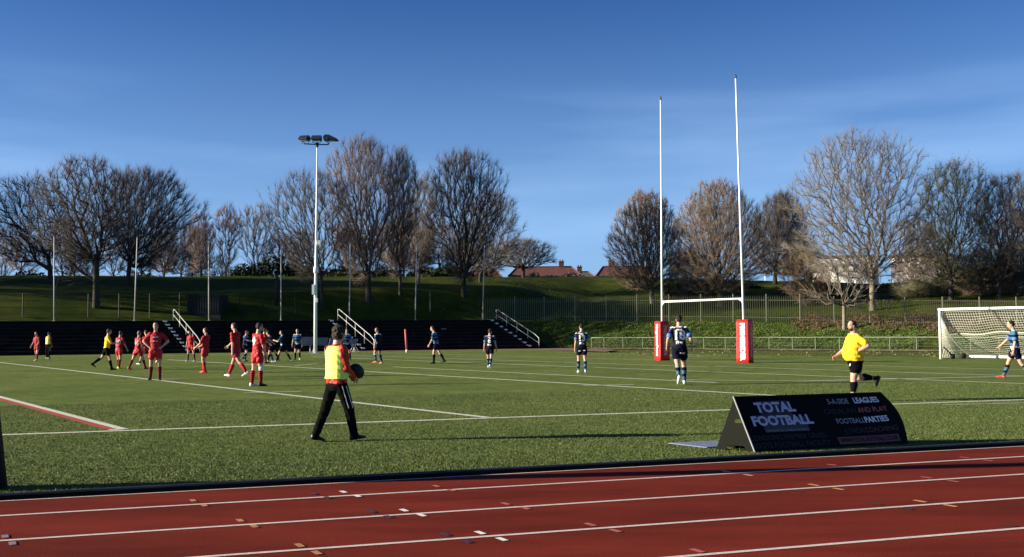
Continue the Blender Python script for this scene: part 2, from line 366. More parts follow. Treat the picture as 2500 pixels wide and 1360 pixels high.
# near turf blades
def blades():
    rng = np.random.default_rng(5); N = 420000
    s = rng.uniform(-3, 24, N); t = rng.uniform(0, 1, N) ** 2.1 * 14 + .09
    base = np.array(KA[:2]) + np.outer(s, KD[:2]) + np.outer(t, KN[:2])
    keep = (np.abs(base[:, 0] / base[:, 1]) < .56)
    for a, b, w in PL:
        a2 = np.array(a[:2]); d = np.array((b - a)[:2]); L = np.linalg.norm(d); d /= L
        r = base - a2; al = r @ d; ds = np.abs(r[:, 0] * d[1] - r[:, 1] * d[0]); keep &= ~((ds < w / 2 + rng.uniform(-.03, .02, N)) & (al > 0) & (al < L))
    base = base[keep]; N = len(base)
    ang = rng.uniform(0, 2 * np.pi, N); h = rng.uniform(.008, .024, N) * (1 + .0 * ang); w = .0035 + .003 * rng.random(N)
    lean = rng.normal(0, .014, (N, 2)); dx = np.cos(ang) * w; dy = np.sin(ang) * w
    V = np.zeros((N, 3, 3)); V[:, 0, 0] = base[:, 0] - dx; V[:, 0, 1] = base[:, 1] - dy; V[:, 1, 0] = base[:, 0] + dx; V[:, 1, 1] = base[:, 1] + dy
    V[:, 2, :2] = base + lean; V[:, 2, 2] = h
    me = np_mesh('turf_blades', V.reshape(-1, 3), np.arange(N * 3).reshape(-1, 3))
    m = mat('turf_blade', (.060, .088, .020), .6, vscale=23, col2=(.14, .17, .056), spec=.15, detail=2)
    tag(mk('turf_blades', me, m), 'short artificial grass blades on the near strip of the pitch', 'grass', kind='stuff')
blades()
# ---------------------------------------------------------------- terrace
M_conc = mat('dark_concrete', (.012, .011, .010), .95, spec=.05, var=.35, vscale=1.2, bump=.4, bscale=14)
M_nose = mat('pale_step_edge', (.15, .145, .13), .9, var=.5, vscale=.6)  # paler strip along each step edge
M_white = mat('white_paint', (.80, .80, .78), .45, var=.05, vscale=4)
M_galv = mat('galvanised_steel', (.48, .49, .46), .4, var=.15, vscale=8, metal=.2)
TB = G(1316, 850.5); n_st = 9; rise = 2.62 / n_st; tread = 6.5 / n_st
tperp = U.cross(Vector((0, 0, 1))) * -1                # pointing away from the camera
tz_rot = Matrix.Rotation(math.atan2(U.y, U.x), 3, 'Z')
terr = empty('terrace', TB); tag(terr, 'dark stepped concrete spectator terrace below the grassy bank', 'terrace')
def pbox(b, o, ulen, dlen, z0, z1, m=0):
    """block from corner o along -U and D_UP"""
    o = Vector(o); a = o; c = o - U * ulen; d = D_UP * dlen
    vs = [a, c, c + d, a + d]; b.add([(p.x, p.y, z0) for p in vs] + [(p.x, p.y, z1) for p in vs], [(0, 1, 2, 3), (7, 6, 5, 4), (4, 5, 1, 0), (5, 6, 2, 1), (6, 7, 3, 2), (7, 4, 0, 3)], m)
rail_px = [(12, 866.5, -55), (488, 862, 425), (913, 857, 826), (1316, 850.5, 1207)]
rail_base = [G(a, b) for a, b, c in rail_px]
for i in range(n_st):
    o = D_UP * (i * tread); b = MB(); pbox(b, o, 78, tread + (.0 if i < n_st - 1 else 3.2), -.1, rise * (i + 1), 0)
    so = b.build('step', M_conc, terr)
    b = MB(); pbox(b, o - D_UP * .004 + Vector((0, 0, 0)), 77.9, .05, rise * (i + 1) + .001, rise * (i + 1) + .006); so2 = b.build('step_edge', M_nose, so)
    for rb in rail_base:
        q = rb - TB - U * .75 + D_UP * (i * tread); b = MB(); pbox(b, q + D_UP * -.006, .28, .30, rise * (i + 1) + .004, rise * (i + 1) + .010)
        pbox(b, q - D_UP * .012, .28, .011, rise * (i + 1) - .11, rise * (i + 1) + .003)
        mo = b.build('step_mark', M_white, so)
# stair flank at right end: small half steps
fl = MB()
for i in range(2 * n_st - 1):
    o = Vector((0, 0, 0)) + D_UP * (i * tread / 2) + U * 1.05; pbox(fl, o, 1.04, tread / 2 + .02, -.1, rise / 2 * (i + 1) - .02)
fl.build('stair_flight', M_conc, terr)

# ---------------------------------------------------------------- handrails
hl = ['pale steel handrail leading down the terrace at the far left edge of the photo', 'pale steel handrail on the terrace behind the red players', 'pale steel handrail on the terrace beside the floodlight column',
      'pale steel handrail at the right end of the terrace beside the grassy bank']
for (a, b_, c), rb, lab in zip(rail_px, rail_base, hl):
    rt = empty('handrail', rb); tag(rt, lab, 'handrail', 'handrails on the terrace steps')
    R_ = .032; H = 1.0
    lo = Vector((0, 0, .02)); top_v = D_UP * 6.6 + Vector((0, 0, 2.62))
    fr = .16; p_b = D_UP * .0; k0 = D_UP * .35
    b = MB(); pts = [Vector((0, 0, 0)), Vector((0, 0, H - .12)), D_UP * .12 + Vector((0, 0, H))] + [D_UP * (6.6 * t) + Vector((0, 0, 2.62 * t + H + .04)) for t in (.1, .5, .96)] + [top_v + Vector((0, 0, H - .05)), top_v + Vector((0, 0, 0))]
    b.tube(pts, R_, 8); b.build('top_rail', M_galv, rt, True)
    b = MB(); b.tube([Vector((0, 0, H - .52)), top_v + Vector((0, 0, H - .50))], R_ * .8, 8); b.build('mid_rail', M_galv, rt, True)
    for t in (.25, .5, .75):
        b = MB(); p = D_UP * (6.6 * t); zt = 2.62 * t + H; zb = rise * math.floor(6.6 * t / tread); b.tube([p + Vector((0, 0, zb)), p + Vector((0, 0, zt))], R_ * .85, 8); b.build('post', M_galv, rt, True)

# ---------------------------------------------------------------- tall ball-stop poles on the terrace top
pl = ['leftmost', 'second', 'third', 'fourth', 'fifth', 'sixth', 'rightmost']
M_pole = mat('pole_paint', (.62, .60, .54), .5, var=.12, vscale=3)
for (xb, yb, xt, yt), w in zip(((132, 781, 132, 577), (328, 779, 335, 580), (510, 780, 509, 587), (686, 778, 686, 587), (853, 778, 855, 593), (1014, 779, 1017, 592), (1178, 777, 1183, 598)), pl):
    a = (xb - 1250) / 2500; Y = edgeY(a, 6.9); p = at(xb, yb, Y); q = at(xt, yt, Y); zb = 2.62; p.z = zb
    rt = empty('net_pole', p); tag(rt, f'tall thin pale pole on the terrace top counted from the left, {w} of seven', 'pole', 'tall thin poles along the top of the terrace')
    b = MB(); b.tube([(0, 0, 0), q - p], [.052, .04], 8); b.build('shaft', M_pole, rt, True)
    b = MB(); b.box((0, 0, .03), (.28, .28, .06)); b.build('base_plate', M_galv, rt)
    b = MB(); b.cap(q - p, q - p + Vector((0, 0, .10)), .05, .03, 8); b.build('cap', mat('dark_grey', (.05, .05, .055), .6), rt, True)

# ---------------------------------------------------------------- floodlight column
fb = G(770, 863); Yf = fb.y; ft = at(774.5, 352, Yf)
rt = empty('floodlight_column', fb); tag(rt, 'tall white floodlight column with three dark lamp heads in front of the terrace', 'floodlight')
M_col = mat('column_white', (.82, .82, .80), .35, var=.04, vscale=3)
M_lamp = mat('lamp_black', (.02, .025, .045), .4)
M_glass = mat('lamp_glass', (.35, .42, .5), .08)
b = MB(); h = ft.z; b.tube([(0, 0, 0), (0, 0, 4.3), ((ft.x - fb.x) * .5, 0, h * .6), (ft.x - fb.x, 0, h)], [.14, .12, .08, .05], 16); b.build('shaft', M_col, rt, True)
b = MB(); b.box((0, 0, .02), (.5, .5, .04)); b.build('base_plate', M_galv, rt)
b = MB(); b.tube([(.03, 0, 6.0), (.03, 0, 6.45)], .19, 14); b.build('collar', M_col, rt, True)
for zz, dx, s in ((8.25, .3, .32), (4.75, -.14, .75), (3.95, .1, .3)):
    b = MB(); b.box((dx, -.12, zz), (.18, .22, s)); b.build('control_box', M_col, rt)
b = MB(); b.tube([(-.10, -.2, 1.7), (-.25, -.22, 1.7)], .07, 8); b.build('bracket', M_lamp, rt)
tx = ft.x - fb.x
ca = MB(); ca.tube([(tx - 1.05, 0, h + .22), (tx - .95, 0, h + .03), (tx, 0, h - .02), (tx + .85, 0, h - .04), (tx + .87, 0, h + .1)], .045, 8); ca.cap((tx, 0, h - .2), (tx, 0, h + .02), .08, .13, 10)
ca.build('crossarm', M_lamp, rt, True)
for cx, yaw, tilt in ((-.92, rad(75), 18), (-.02, rad(85), 18), (1.02, rad(0), 18)):
    Rm = Matrix.Rotation(yaw - math.pi / 2 if cx < 1 else 0, 3, 'Z')
    b = MB(); w, d_, hh = (.68, .55, .36) if cx < 1 else (.62, .7, .42)
    c = Vector((tx + cx, -.1, h + .42))
    if cx < 1:
        prof_ = [(-.26, -.18), (-.30, .06), (-.18, .20), (.08, .22), (.42, -.04), (.42, -.12)]
        ringsL = []
        for xx in (-w / 2, w / 2): ringsL.append([c + Rm @ Vector((xx, -p_[0], p_[1])) for p_ in prof_])
    else:
        prof_ = [(-.36, -.18), (-.40, .06), (-.26, .22), (.06, .20), (.66, -.10), (.66, -.17)]
        ringsL = []
        for yy in (-.42, .42): ringsL.append([c + Vector((p_[0] - .1, yy, p_[1])) for p_ in prof_])
    b.rings(ringsL); lo = b.build('lamp_head', M_lamp, rt)
    g = MB(); g.box(c + (Rm @ Vector((0, -.08, -.19)) if cx < 1 else Vector((.1, 0, -.195))), (w * .86, .5, .02), Rm); g.build('lens', M_glass, lo)
    g = MB()
    for sx in (-1, 1):
        off = Rm @ Vector((sx * w * .5, 0, 0)) if cx < 1 else Vector((-.2, sx * .44, 0))
        g.tube([c + off, c + off * .9 + Vector((0, 0, -.30)), Vector((tx + cx * .8, 0, h + .02))], .022, 6)
    g.build('yoke', M_lamp, lo)

# ---------------------------------------------------------------- goal posts
M_red = mat('pad_red_vinyl', (.46, .022, .022), .45, var=.12, vscale=3, bump=.5, bscale=5)
M_wtext = mat('white_print', (.85, .85, .82), .6)
M_dimtext = mat('pink_print', (.72, .50, .48), .6)
gl = G(1617, 880); gr = G(1819, 886)
gd = (gr - gl).normalized(); gmid = (gl + gr) / 2
rt = empty('rugby_goal', gmid); tag(rt, 'tall white H-shaped rugby posts with red padding round both feet', 'rugby posts')
bl = gl - gmid; br = gr - gmid
tlp = at(1613, 243, gl.y) - gmid; trp = at(1796, 190, gr.y) - gmid
M_postw = mat('post_white', (.86, .86, .84), .35, var=.03, vscale=2)
for bb, tt, nm in ((bl, tlp, 'l'), (br, trp, 'r')):
    b = MB(); b.tube([bb, bb.lerp(tt, .5), tt], [.056, .048, .036], 12); po = b.build('upright', M_postw, rt, True)
    b = MB(); b.cap(tt, tt + Vector((0, 0, .12)), .05, .04, 8); b.build('cap', M_lamp, po, True)
def on_post(bb, tt, z): t = (z - bb.z) / (tt.z - bb.z); return bb.lerp(tt, t)
cl_ = at(1616, 737, gl.y) - gmid; cr_ = at(1815, 729, gr.y) - gmid
zc = (cl_.z + cr_.z) / 2
cl_ = on_post(bl, tlp, cl_.z); cr_ = on_post(br, trp, cr_.z)
b = MB(); b.tube([cl_, cr_], .052, 10)
for e, o_ in ((cl_, cr_), (cr_, cl_)):
    dd = (o_ - e).normalized(); b.tube([e + Vector((0, 0, -.22)), e + dd * .10 + Vector((0, 0, -.07)), e + dd * .3], .045, 8)
b.build('crossbar', M_postw, rt, True)
def pad(bb, yaw, s, hgt, texts, base_w=1.0):
    Rm = Matrix.Rotation(yaw, 3, 'Z'); b = MB(); rr = []
    for k in range(9):
        t = k / 8; z = hgt * t; w = s / 2 * (1 + .06 * (1 - t)) ; ring = []
        for cx, cy in ((-1, -1), (1, -1), (1, 1), (-1, 1)):
            for q in range(5):
                a = math.atan2(cy, cx) + (q - 2) * rad(22.5); r = .05
                ring.append(bb + Rm @ Vector((cx * (w - r) + r * math.cos(a), cy * (w - r) + r * math.sin(a), z + .012 * math.sin(7 * cx + 3 * cy + q + k))))
        rr.append(ring)
    b.rings(rr); p = b.build('post_pad', M_red, rt, True)
    me = p.data; me.polygons.foreach_set('use_smooth', [len(f.vertices) == 4 for f in me.polygons])
    for face, string, size, m_, hh, bold in texts:
        tm = text_mesh(string, size, bold, .004)
        # face 0: -y side, face 1: +x side, face 2: -x side ; text runs downwards
        base = Matrix(((0, 1, 0), (0, 0, -1), (-1, 0, 0)))   # text x -> -z, text y -> +x , normal -> -y
        rotf = {0: 0, 1: math.pi / 2, 2: -math.pi / 2}[face]
        MM = Rm @ Matrix.Rotation(rotf, 3, 'Z') @ base
        off = Rm @ (Matrix.Rotation(rotf, 3, 'Z') @ Vector((0, -s / 2 * 1.055 - .004, 0)))
        T = Matrix.Translation(bb + off + Vector((0, 0, hh))) @ MM.to_4x4()
        tm.transform(T); mk('print', tm, m_, p)
    for zz in (.02, hgt * .5, hgt - .03):
        w = s / 2 * 1.05 * (1.0 if zz < .1 else .975) + .004
        for c_, d_ in (((0, -w), (s * .96, .006)), ((-w, 0), (.006, s * .96))):
            sm = MB(); sm.box(bb + Rm @ Vector((c_[0], c_[1], zz)), (d_[0], d_[1], .014), Rm); sm.build('seam', mat('pad_seam', (.25, .012, .012), .6), p)
yawL = rad(24); yawR = rad(58)
pad(bl, yawL, .56, 2.0, [(2, 'Kingstone', .27, M_wtext, 1.33, .008), (2, 'Press', .27, M_wtext, .52, .008), (0, 'PREMIER', .25, M_dimtext, 1.32, .0), (0, 'CIDER', .25, M_dimtext, .62, .0)])
pad(br, yawR, .60, 2.02, [(2, 'PREMIER', .30, M_wtext, 1.30, .022), (2, 'CIDER', .30, M_wtext, .56, .022), (0, 'Kingstone', .24, M_dimtext, 1.30, .0), (0, 'Press', .24, M_dimtext, .55, .0)])
# the right pad shows its front to the left of the frame: white blocks behind red letters
# ---------------------------------------------------------------- football goal
f0 = G(2297, 877); fdir = Vector((.588, -.809, 0)); fb_ = Vector((.809, .588, 0))
rt = empty('football_goal', f0); tag(rt, 'white football goal with cream net, cut by the right edge', 'goal')
Hg = 2.5; Lg = 7.3; depth = 2.7
b = MB(); b.tube([(0, 0, 0), (0, 0, Hg + .06)], .065, 12); b.build('goal_post', M_white, rt, True)
b = MB(); b.tube([fdir * Lg, fdir * Lg + Vector((0, 0, Hg + .06))], .065, 12); b.build('goal_post', M_white, rt, True)
b = MB(); b.tube([Vector((0, 0, Hg)) - fdir * .06, Vector((0, 0, Hg)) + fdir * (Lg + .06)], .065, 12); b.build('crossbar', M_white, rt, True)
for s in (0, Lg):
    b = MB(); b.tube([fdir * s + Vector((0, 0, .05)), fdir * s + fb_ * depth + Vector((0, 0, .05))], .03, 8); b.build('ground_bar', M_galv, rt, True)
b = MB(); b.tube([fb_ * depth + Vector((0, 0, .09)), fb_ * depth + fdir * Lg + Vector((0, 0, .09))], .075, 10); b.build('ground_bar', M_white, rt, True)
M_blk = mat('black_rubber', (.012, .012, .012), .8)
for s in (.9, 1.9):
    q = fb_ * s + fdir * .12; b = MB(); b.tube([q + Vector((0, 0, .13)) - fdir * .06, q + Vector((0, 0, .13)) + fdir * .06], .13, 14); b.build('wheel', M_blk, rt, True)
b = MB(); b.tube([fb_ * .9 + fdir * .12 + Vector((0, 0, .14)), fb_ * .25 + Vector((0, 0, .62))], .03, 6); b.build('wheel_lever', M_blk, rt, True)
M_net = mat('net_cord', (.80, .79, .66), .8)
nb = MB(); r_ = .009
def netpt(u, v):
    """u along the goal 0..Lg, v 0 at crossbar .. 1 at ground bar; a slack curve"""
    dd = .55 * v ** .55 + (depth - .55) * v ** 2.0
    sag = .16 * math.sin(v * math.pi) * (0.6 + .4 * math.cos(u * .9))
    z = Hg * (1 - v) ** 1.0 + .1 * v - sag + .04 * math.sin(u * 3) * math.sin(v * math.pi)
    return fdir * u + fb_ * (.05 + dd) + Vector((0, 0, z))
step = .13
nu = int(Lg / step); nv = 22
for i in range(nu + 1):
    nb.tube([netpt(i * step, k / 14) for k in range(15)], r_, 3)
for k in range(1, nv):
    nb.tube([netpt(Lg * i / 30, k / nv) for i in range(31)], r_, 3)
for s in (0, Lg):
    # side panel hanging between post and the back curve
    for k in range(1, 17):
        z = Hg * k / 17; v = 1 - k / 17
        e = netpt(s, v); nb.tube([fdir * s + Vector((0, 0, z)), (fdir * s + Vector((0, 0, z))).lerp(e, .5) + Vector((0, 0, -.06)), e], r_, 3)
    for k in range(1, 16):
        t = k / 16; top = None; pts = []
        for q in range(9):
            v = q / 8; z = Hg * (1 - v); e = netpt(s, v); pts.append((fdir * s + Vector((0, 0, z))).lerp(e, t))
        nb.tube(pts, r_, 3)
nb.tube([netpt(0, k / 14) for k in range(15)], .022, 5); nb.tube([netpt(Lg * i / 30, .47) for i in range(31)], .016, 4)
nb.build('net', M_net, rt)
# dark dug-out seat under the net seen through it

# ---------------------------------------------------------------- park goal far behind
pg0 = ground_hit(1868, 690); Yp = 128
a = at(1868, 667, Yp); z0 = tz(a.x, Yp) - .3
rt = empty('park_goal', (a.x, Yp, z0)); tag(rt, 'small far white goal frame on the hill behind the hornbeams', 'goal')
hh = a.z - z0
for dx in (0, -5.2):
    b = MB(); b.tube([(dx, 0, 0), (dx, 0, hh)], .06, 8); b.build('goal_post', M_white, rt, True)
b = MB(); b.tube([(-5.2, 0, hh), (0, 0, hh)], .06, 8); b.build('crossbar', M_white, rt, True)

# ---------------------------------------------------------------- touch-line flag
p = G(993, 862); rt = empty('corner_flag_post', p); tag(rt, 'red padded marker post with white foot on the far line', 'marker post')
b = MB(); b.tube([(0, 0, .03), (0, 0, .28)], .075, 10); b.build('foot', M_white, rt, True)
b = MB(); b.tube([(0, 0, .26), (-.10, 0, 1.75)], [.085, .075], 10); b.build('padding', mat('marker_red', (.62, .10, .10), .6), rt, True)

# ---------------------------------------------------------------- A-frame board
bfl = G(1843, 1105.5); bfr = G(2217, 1084); bbl = G(1742, 1098); blen = (bfr - bfl).length; bdir = (bfr - bfl).normalized(); bn = Vector((-bdir.y, bdir.x, 0))
apx = at(1790, 968, (bfl.y + bbl.y) / 2 + .05); apr = at(2150, 957, apx.y + blen * bdir.y * .93)
o0 = bfl; rt = empty('advertising_board', o0); tag(rt, 'black A-frame advertising board with football lettering beside the track', 'sign')
M_board = mat('board_black', (.0035, .0035, .0036), .6, spec=.08)
M_boardin = mat('board_inner', (.007, .008, .005), .7, spec=.08)
M_edge = mat('board_edge', (.35, .35, .33), .5)
A = Vector((0, 0, .005)); B = bfr - o0 + Vector((0, 0, .005)); Ct = apx - o0; Dt = apr - o0
def panel_pt(s, t):
    """s 0..1 along, t 0..1 up; the right end bellies outwards"""
    lo = A.lerp(B, s); hi = Ct.lerp(Dt, s); p = lo.lerp(hi, t)
    p += bdir * (.10 * (s ** 12) * math.sin(t * math.pi)) + Vector((0, 0, .03 * s ** 12 * math.sin(t * math.pi)))
    return p
nrm = (B - A).cross(Ct - A).normalized()
if nrm.y > 0: nrm = -nrm
b = MB(); NS, NT = 48, 10; th = .018
vs = [panel_pt(i / NS, j / NT) for i in range(NS + 1) for j in range(NT + 1)]; vb = [v - nrm * th for v in vs]; nv_ = len(vs); fs = []
for i in range(NS):
    for j in range(NT):
        a_ = i * (NT + 1) + j; fs.append((a_, a_ + NT + 1, a_ + NT + 2, a_ + 1)); fs.append((a_ + nv_, a_ + 1 + nv_, a_ + NT + 2 + nv_, a_ + NT + 1 + nv_))
rim = [i * (NT + 1) for i in range(NS + 1)] + [NS * (NT + 1) + j for j in range(1, NT + 1)] + [i * (NT + 1) + NT for i in range(NS - 1, -1, -1)] + [j for j in range(NT - 1, 0, -1)]
for q in range(len(rim)):
    a_, c_ = rim[q], rim[(q + 1) % len(rim)]; fs.append((c_, a_, a_ + nv_, c_ + nv_))
b.add(vs + vb, fs); fp = b.build('front_panel', M_board, rt)
b = MB(); back_r = bbl - o0 + (bfr - bfl) + bn * .05
Bk0 = (bbl - o0).lerp(back_r, .12); Ck0 = Ct.lerp(Dt, .12); b.add([Bk0, back_r, Dt, Ck0, Bk0 - bn * .018, back_r - bn * .018, Dt - bn * .018 - Vector((0, 0, .02)), Ck0 - bn * .018 - Vector((0, 0, .02))], [(0, 1, 2, 3), (7, 6, 5, 4), (0, 4, 5, 1), (1, 5, 6, 2), (2, 6, 7, 3), (3, 7, 4, 0)]); b.build('back_panel', M_boardin, rt)
# end panel with a hand hole and a foot arch: 2D curve in the plane of the left end
ex = (bbl - bfl); ew = ex.length; ex = ex.normalized(); ct2 = (Ct.dot(ex), Ct.z)
cu = bpy.data.curves.new('e', 'CURVE'); cu.dimensions = '2D'; cu.fill_mode = 'BOTH'; cu.extrude = .006
def poly(pts):
    s = cu.splines.new('POLY'); s.points.add(len(pts) - 1); s.use_cyclic_u = True
    for q, (x, y) in zip(s.points, pts): q.co = (x, y, 0, 1)
poly([(.02, .0), (.02 + .20 * ew, .0), (.30 * ew, .07), (.68 * ew, .07), (.76 * ew, .0), (ew - .01, .0), (ct2[0] + .015, ct2[1] - .03), (ct2[0] - .01, ct2[1] - .03)])
hx = ew * .44; poly([(hx - .05, .36), (hx + .06, .36), (hx + .06, .41), (hx - .05, .41)])
eo = bpy.data.objects.new('e', cu); COL.objects.link(eo); bpy.context.view_layer.update()
em = bpy.data.meshes.new_from_object(eo.evaluated_get(bpy.context.evaluated_depsgraph_get())); bpy.data.objects.remove(eo)
off = Ct - (ex * ct2[0] + Vector((0, 0, ct2[1])))
Me = Matrix(((ex.x, 0, ex.y, 0), (ex.y, 0, -ex.x, 0), (0, 1, 0, .0), (0, 0, 0, 1)))
em.transform(Me)
for v in em.vertices: v.co = v.co + off * (v.co.z / ct2[1]) + bdir * .03
mk('end_panel', em, M_boardin, rt)
b = MB(); b.tube([A, Ct], .010, 6); b.build('edge_trim', M_edge, rt)
# lettering, laid onto the front panel
def letters(s, cs, ct_, size, m, bold=0, sx=1.0, name='lettering', lift=.004, align='CENTER', italic=0):
    tm = text_mesh(s, size, bold, 0, sx, align); W = (B - A).length; Hh = (Ct - A).length
    for v in tm.vertices:
        x, y = v.co.x, v.co.y; ss = cs + (x + italic * y) / W; tt = ct_ + y / Hh; v.co = panel_pt(ss, tt) + nrm * lift
    return mk(name, tm, m, fp)
def patch(s0, s1, t0, t1, m, name='printed_panel', lift=.0022, skew=0):
    b = MB(); n_ = 10
    for i in range(n_):
        sa = s0 + (s1 - s0) * i / n_; sb = s0 + (s1 - s0) * (i + 1) / n_
        b.add([panel_pt(sa, t0) + nrm * lift, panel_pt(sb, t0) + nrm * lift, panel_pt(sb + skew, t1) + nrm * lift, panel_pt(sa + skew, t1) + nrm * lift], [(0, 1, 2, 3)])
    return b.build(name, m, fp)
M_lil = mat('print_lilac', (.52, .50, .60), .5); M_brt = mat('print_white', (.85, .85, .85), .5); M_gr = mat('print_grey', (.32, .32, .33), .5)
M_dim = mat('print_dim', (.030, .030, .032), .5); M_rd = mat('print_red', (.40, .10, .07), .5); M_brn = mat('print_redbar', (.20, .055, .045), .5); M_maroon = mat('print_maroon', (.10, .022, .03), .5)
M_dimred = mat('print_dimred', (.10, .035, .03), .5); M_stone = mat('print_stone', (.06, .05, .05), .5)
patch(.085, .345, .60, .64, M_maroon); patch(.115, .40, .335, .60, M_stone)
patch(.13, .33, .62, .90, M_dim, lift=.0019)
letters('TOTAL', .235, .77, .185, M_lil, .008, 1.05, lift=.008)
letters('FOOTBALL', .247, .53, .175, M_lil, .008, 1.10, lift=.008)
letters('THE HOME OF 5-A-SIDE FOOTBALL', .255, .355, .045, M_gr, .0, .95, lift=.006)
letters("LONDON'S PREMIER GRASS", .245, .235, .10, M_dim, .0, .95, lift=.005)
letters('ROOTS FOOTBALL FACILITY', .245, .10, .10, M_dim, .0, .95, lift=.005)
letters('5-A-SIDE', .668, .84, .105, M_gr, .001, .9); letters('LEAGUES', .858, .845, .112, M_brt, .003, .9)
letters('CASUAL PAY', .655, .655, .10, M_dim, .0, .95); letters('AND PLAY', .865, .66, .10, M_rd, .002, .95)
letters('FOOTBALL', .69, .47, .105, M_gr, .001, .9); letters('PARTIES', .86, .475, .112, M_brt, .003, .9)
letters('JUNIOR', .685, .285, .10, M_dim, .0, .95); letters('COACHING', .86, .29, .10, M_dimred, .001, .95)
patch(.55, .955, .055, .185, M_brn); letters('WWW.TOTAL-FOOTBALL.CO.UK', .755, .118, .085, M_board, .001, .72, lift=.005)

# flat sheet behind the board; reflected sky blue is put into its colour
rt = MB(); q = [G(1632, 1085), G(1725, 1096), G(1800, 1089), G(1745, 1079)]
rt.add([(p.x, p.y, .012) for p in q] + [(p.x, p.y, .022) for p in q], [(4, 5, 6, 7), (3, 2, 1, 0), (0, 1, 5, 4), (1, 2, 6, 5), (2, 3, 7, 6), (3, 0, 4, 7)])
so = rt.build('fallen_sheet', mat('sheet_sky_tint', (.20, .23, .31), .22, var=.1, vscale=3, spec=.5)); tag(so, 'flat plastic sheet, coloured with reflected sky blue, lying on the turf behind the black board', 'plastic sheet')

# ---------------------------------------------------------------- black post at the left edge
q = Vector((-5.37, 10.52, 0)); rt = empty('padded_post', q); tag(rt, 'tall black padded post cut by the left edge beside the kerb', 'post')
b = MB(); rr = []
for z, w in ((0, .20), (.8, .165), (2.2, .16), (3.9, .15), (3.95, .11)): rr.append([Vector((w * math.cos(a) - .075 * z, w * math.sin(a), z)) for a in [2 * math.pi * k / 16 for k in range(16)]])
b.rings(rr); b.build('padding', M_blk, rt, True)
b = MB(); b.tube([(-.29, 0, 3.9), (-.35, 0, 4.7)], .05, 10); b.build('pole', M_galv, rt, True)

# ---------------------------------------------------------------- things in front of the terrace
M_bench = mat('bench_grey', (.20, .19, .18), .8, var=.2, vscale=2); M_benchleg = mat('bench_leg', (.36, .35, .32), .7)
bp_ = G(752, 861.5); rt = empty('bench_row', bp_); tag(rt, 'grey row of tilted bench panels beside the floodlight column foot', 'bench')
for i in range(4):
    o = U * (i * 1.15 - .6) + D_UP * .2; b = MB(); lo = .62; hi = 1.22
    v = [o + Vector((0, 0, lo)), o + U * 1.02 + Vector((0, 0, lo)), o + U * 1.02 + D_UP * .35 + Vector((.25, 0, hi - .06 * i)), o + D_UP * .35 + Vector((.25, 0, hi - .06 * i))]
    b.add(v + [p_ + D_UP * .04 for p_ in v], [(0, 1, 2, 3), (7, 6, 5, 4), (0, 4, 5, 1), (1, 5, 6, 2), (2, 6, 7, 3), (3, 7, 4, 0)]); b.build('back_panel', M_bench, rt)
    b = MB(); b.box(o + U * .5 + Vector((0, 0, lo - .04)), (1.02, .34, .05), tz_rot); b.build('seat', M_bench, rt)
    b = MB(); b.tube([o + Vector((-.15, 0, 0)), o + U * .12 + Vector((0, 0, lo - .05))], .045, 6); b.build('leg', M_benchleg, rt)
    b = MB(); b.tube([o + U * .85, o + U * .85 + Vector((0, 0, lo - .05))], .05, 6); b.build('leg', M_benchleg, rt)
cp_ = G(866, 858.5); rt = empty('folding_chair', cp_); tag(rt, 'pale folding chair standing on crossed legs before the terrace', 'chair')
M_chair = mat('chair_white', (.70, .70, .66), .5)
for dy in (-.2, .2):
    o = D_UP * dy; b = MB(); b.tube([o + U * -.28, o + U * .14 + Vector((0, 0, .95))], .022, 6); b.build('leg', M_chair, rt)
    b = MB(); b.tube([o + U * .25, o + U * -.1 + Vector((0, 0, .48))], .022, 6); b.build('leg', M_chair, rt)
b = MB(); b.box(U * -.03 + Vector((0, 0, .50)), (.40, .40, .03), tz_rot); b.build('seat', mat('chair_seat', (.10, .10, .11), .6), rt)
b = MB(); b.box(U * .13 + Vector((0, 0, .84)), (.03, .40, .18), tz_rot @ Matrix.Rotation(rad(20), 3, 'Y')); b.build('backrest', mat('chair_seat', (.1, .1, .1), .6), rt)
# brown notice on the terrace
sp = at(1083, 806, edgeY((1083 - 1250) / 2500, 2.5)); rt = empty('notice_board', (sp.x, sp.y, rise * 4)); tag(rt, 'small brown rectangular notice fixed on the terrace steps', 'sign')
hz_ = sp.z - rise * 4
b = MB(); b.box((0, 0, hz_), (.44, .03, .30)); b.build('plate', mat('notice_brown', (.38, .24, .13), .7), rt)
for dx in (-.15, .15):
    b = MB(); b.tube([(dx, .03, 0), (dx, .03, hz_ + .1)], .02, 6); b.build('leg', M_lamp, rt)
# two white bottles lying by the terrace, and a white ball
for (x, y, lab, ang) in ((55, 866, 'white drinks bottle lying on the far track, left of its twin', 30), (63, 866.5, 'white drinks bottle lying on the far track, right of its twin', 60)):
    q = G(x, y); rt = empty('drinks_bottle', q + Vector((0, 0, .06)), rad(ang)); tag(rt, lab, 'bottle', 'white bottles by the far track')
    b = MB(); b.tube([(0, 0, .0), (.30, 0, .12)], .075, 10); b.build('bottle_body', M_white, rt, True); b = MB(); b.tube([(.30, 0, .12), (.36, 0, .145)], .035, 8); b.build('bottle_cap', M_white, rt, True)
q = G(91, 864); b = MB(); b.ell((0, 0, .14), .19, .14, .14); o = b.build('match_ball', mat('ball_white', (.8, .8, .78), .5), None, True); o.location = q; tag(o, 'white rugby ball on the ground behind the far left player', 'ball')

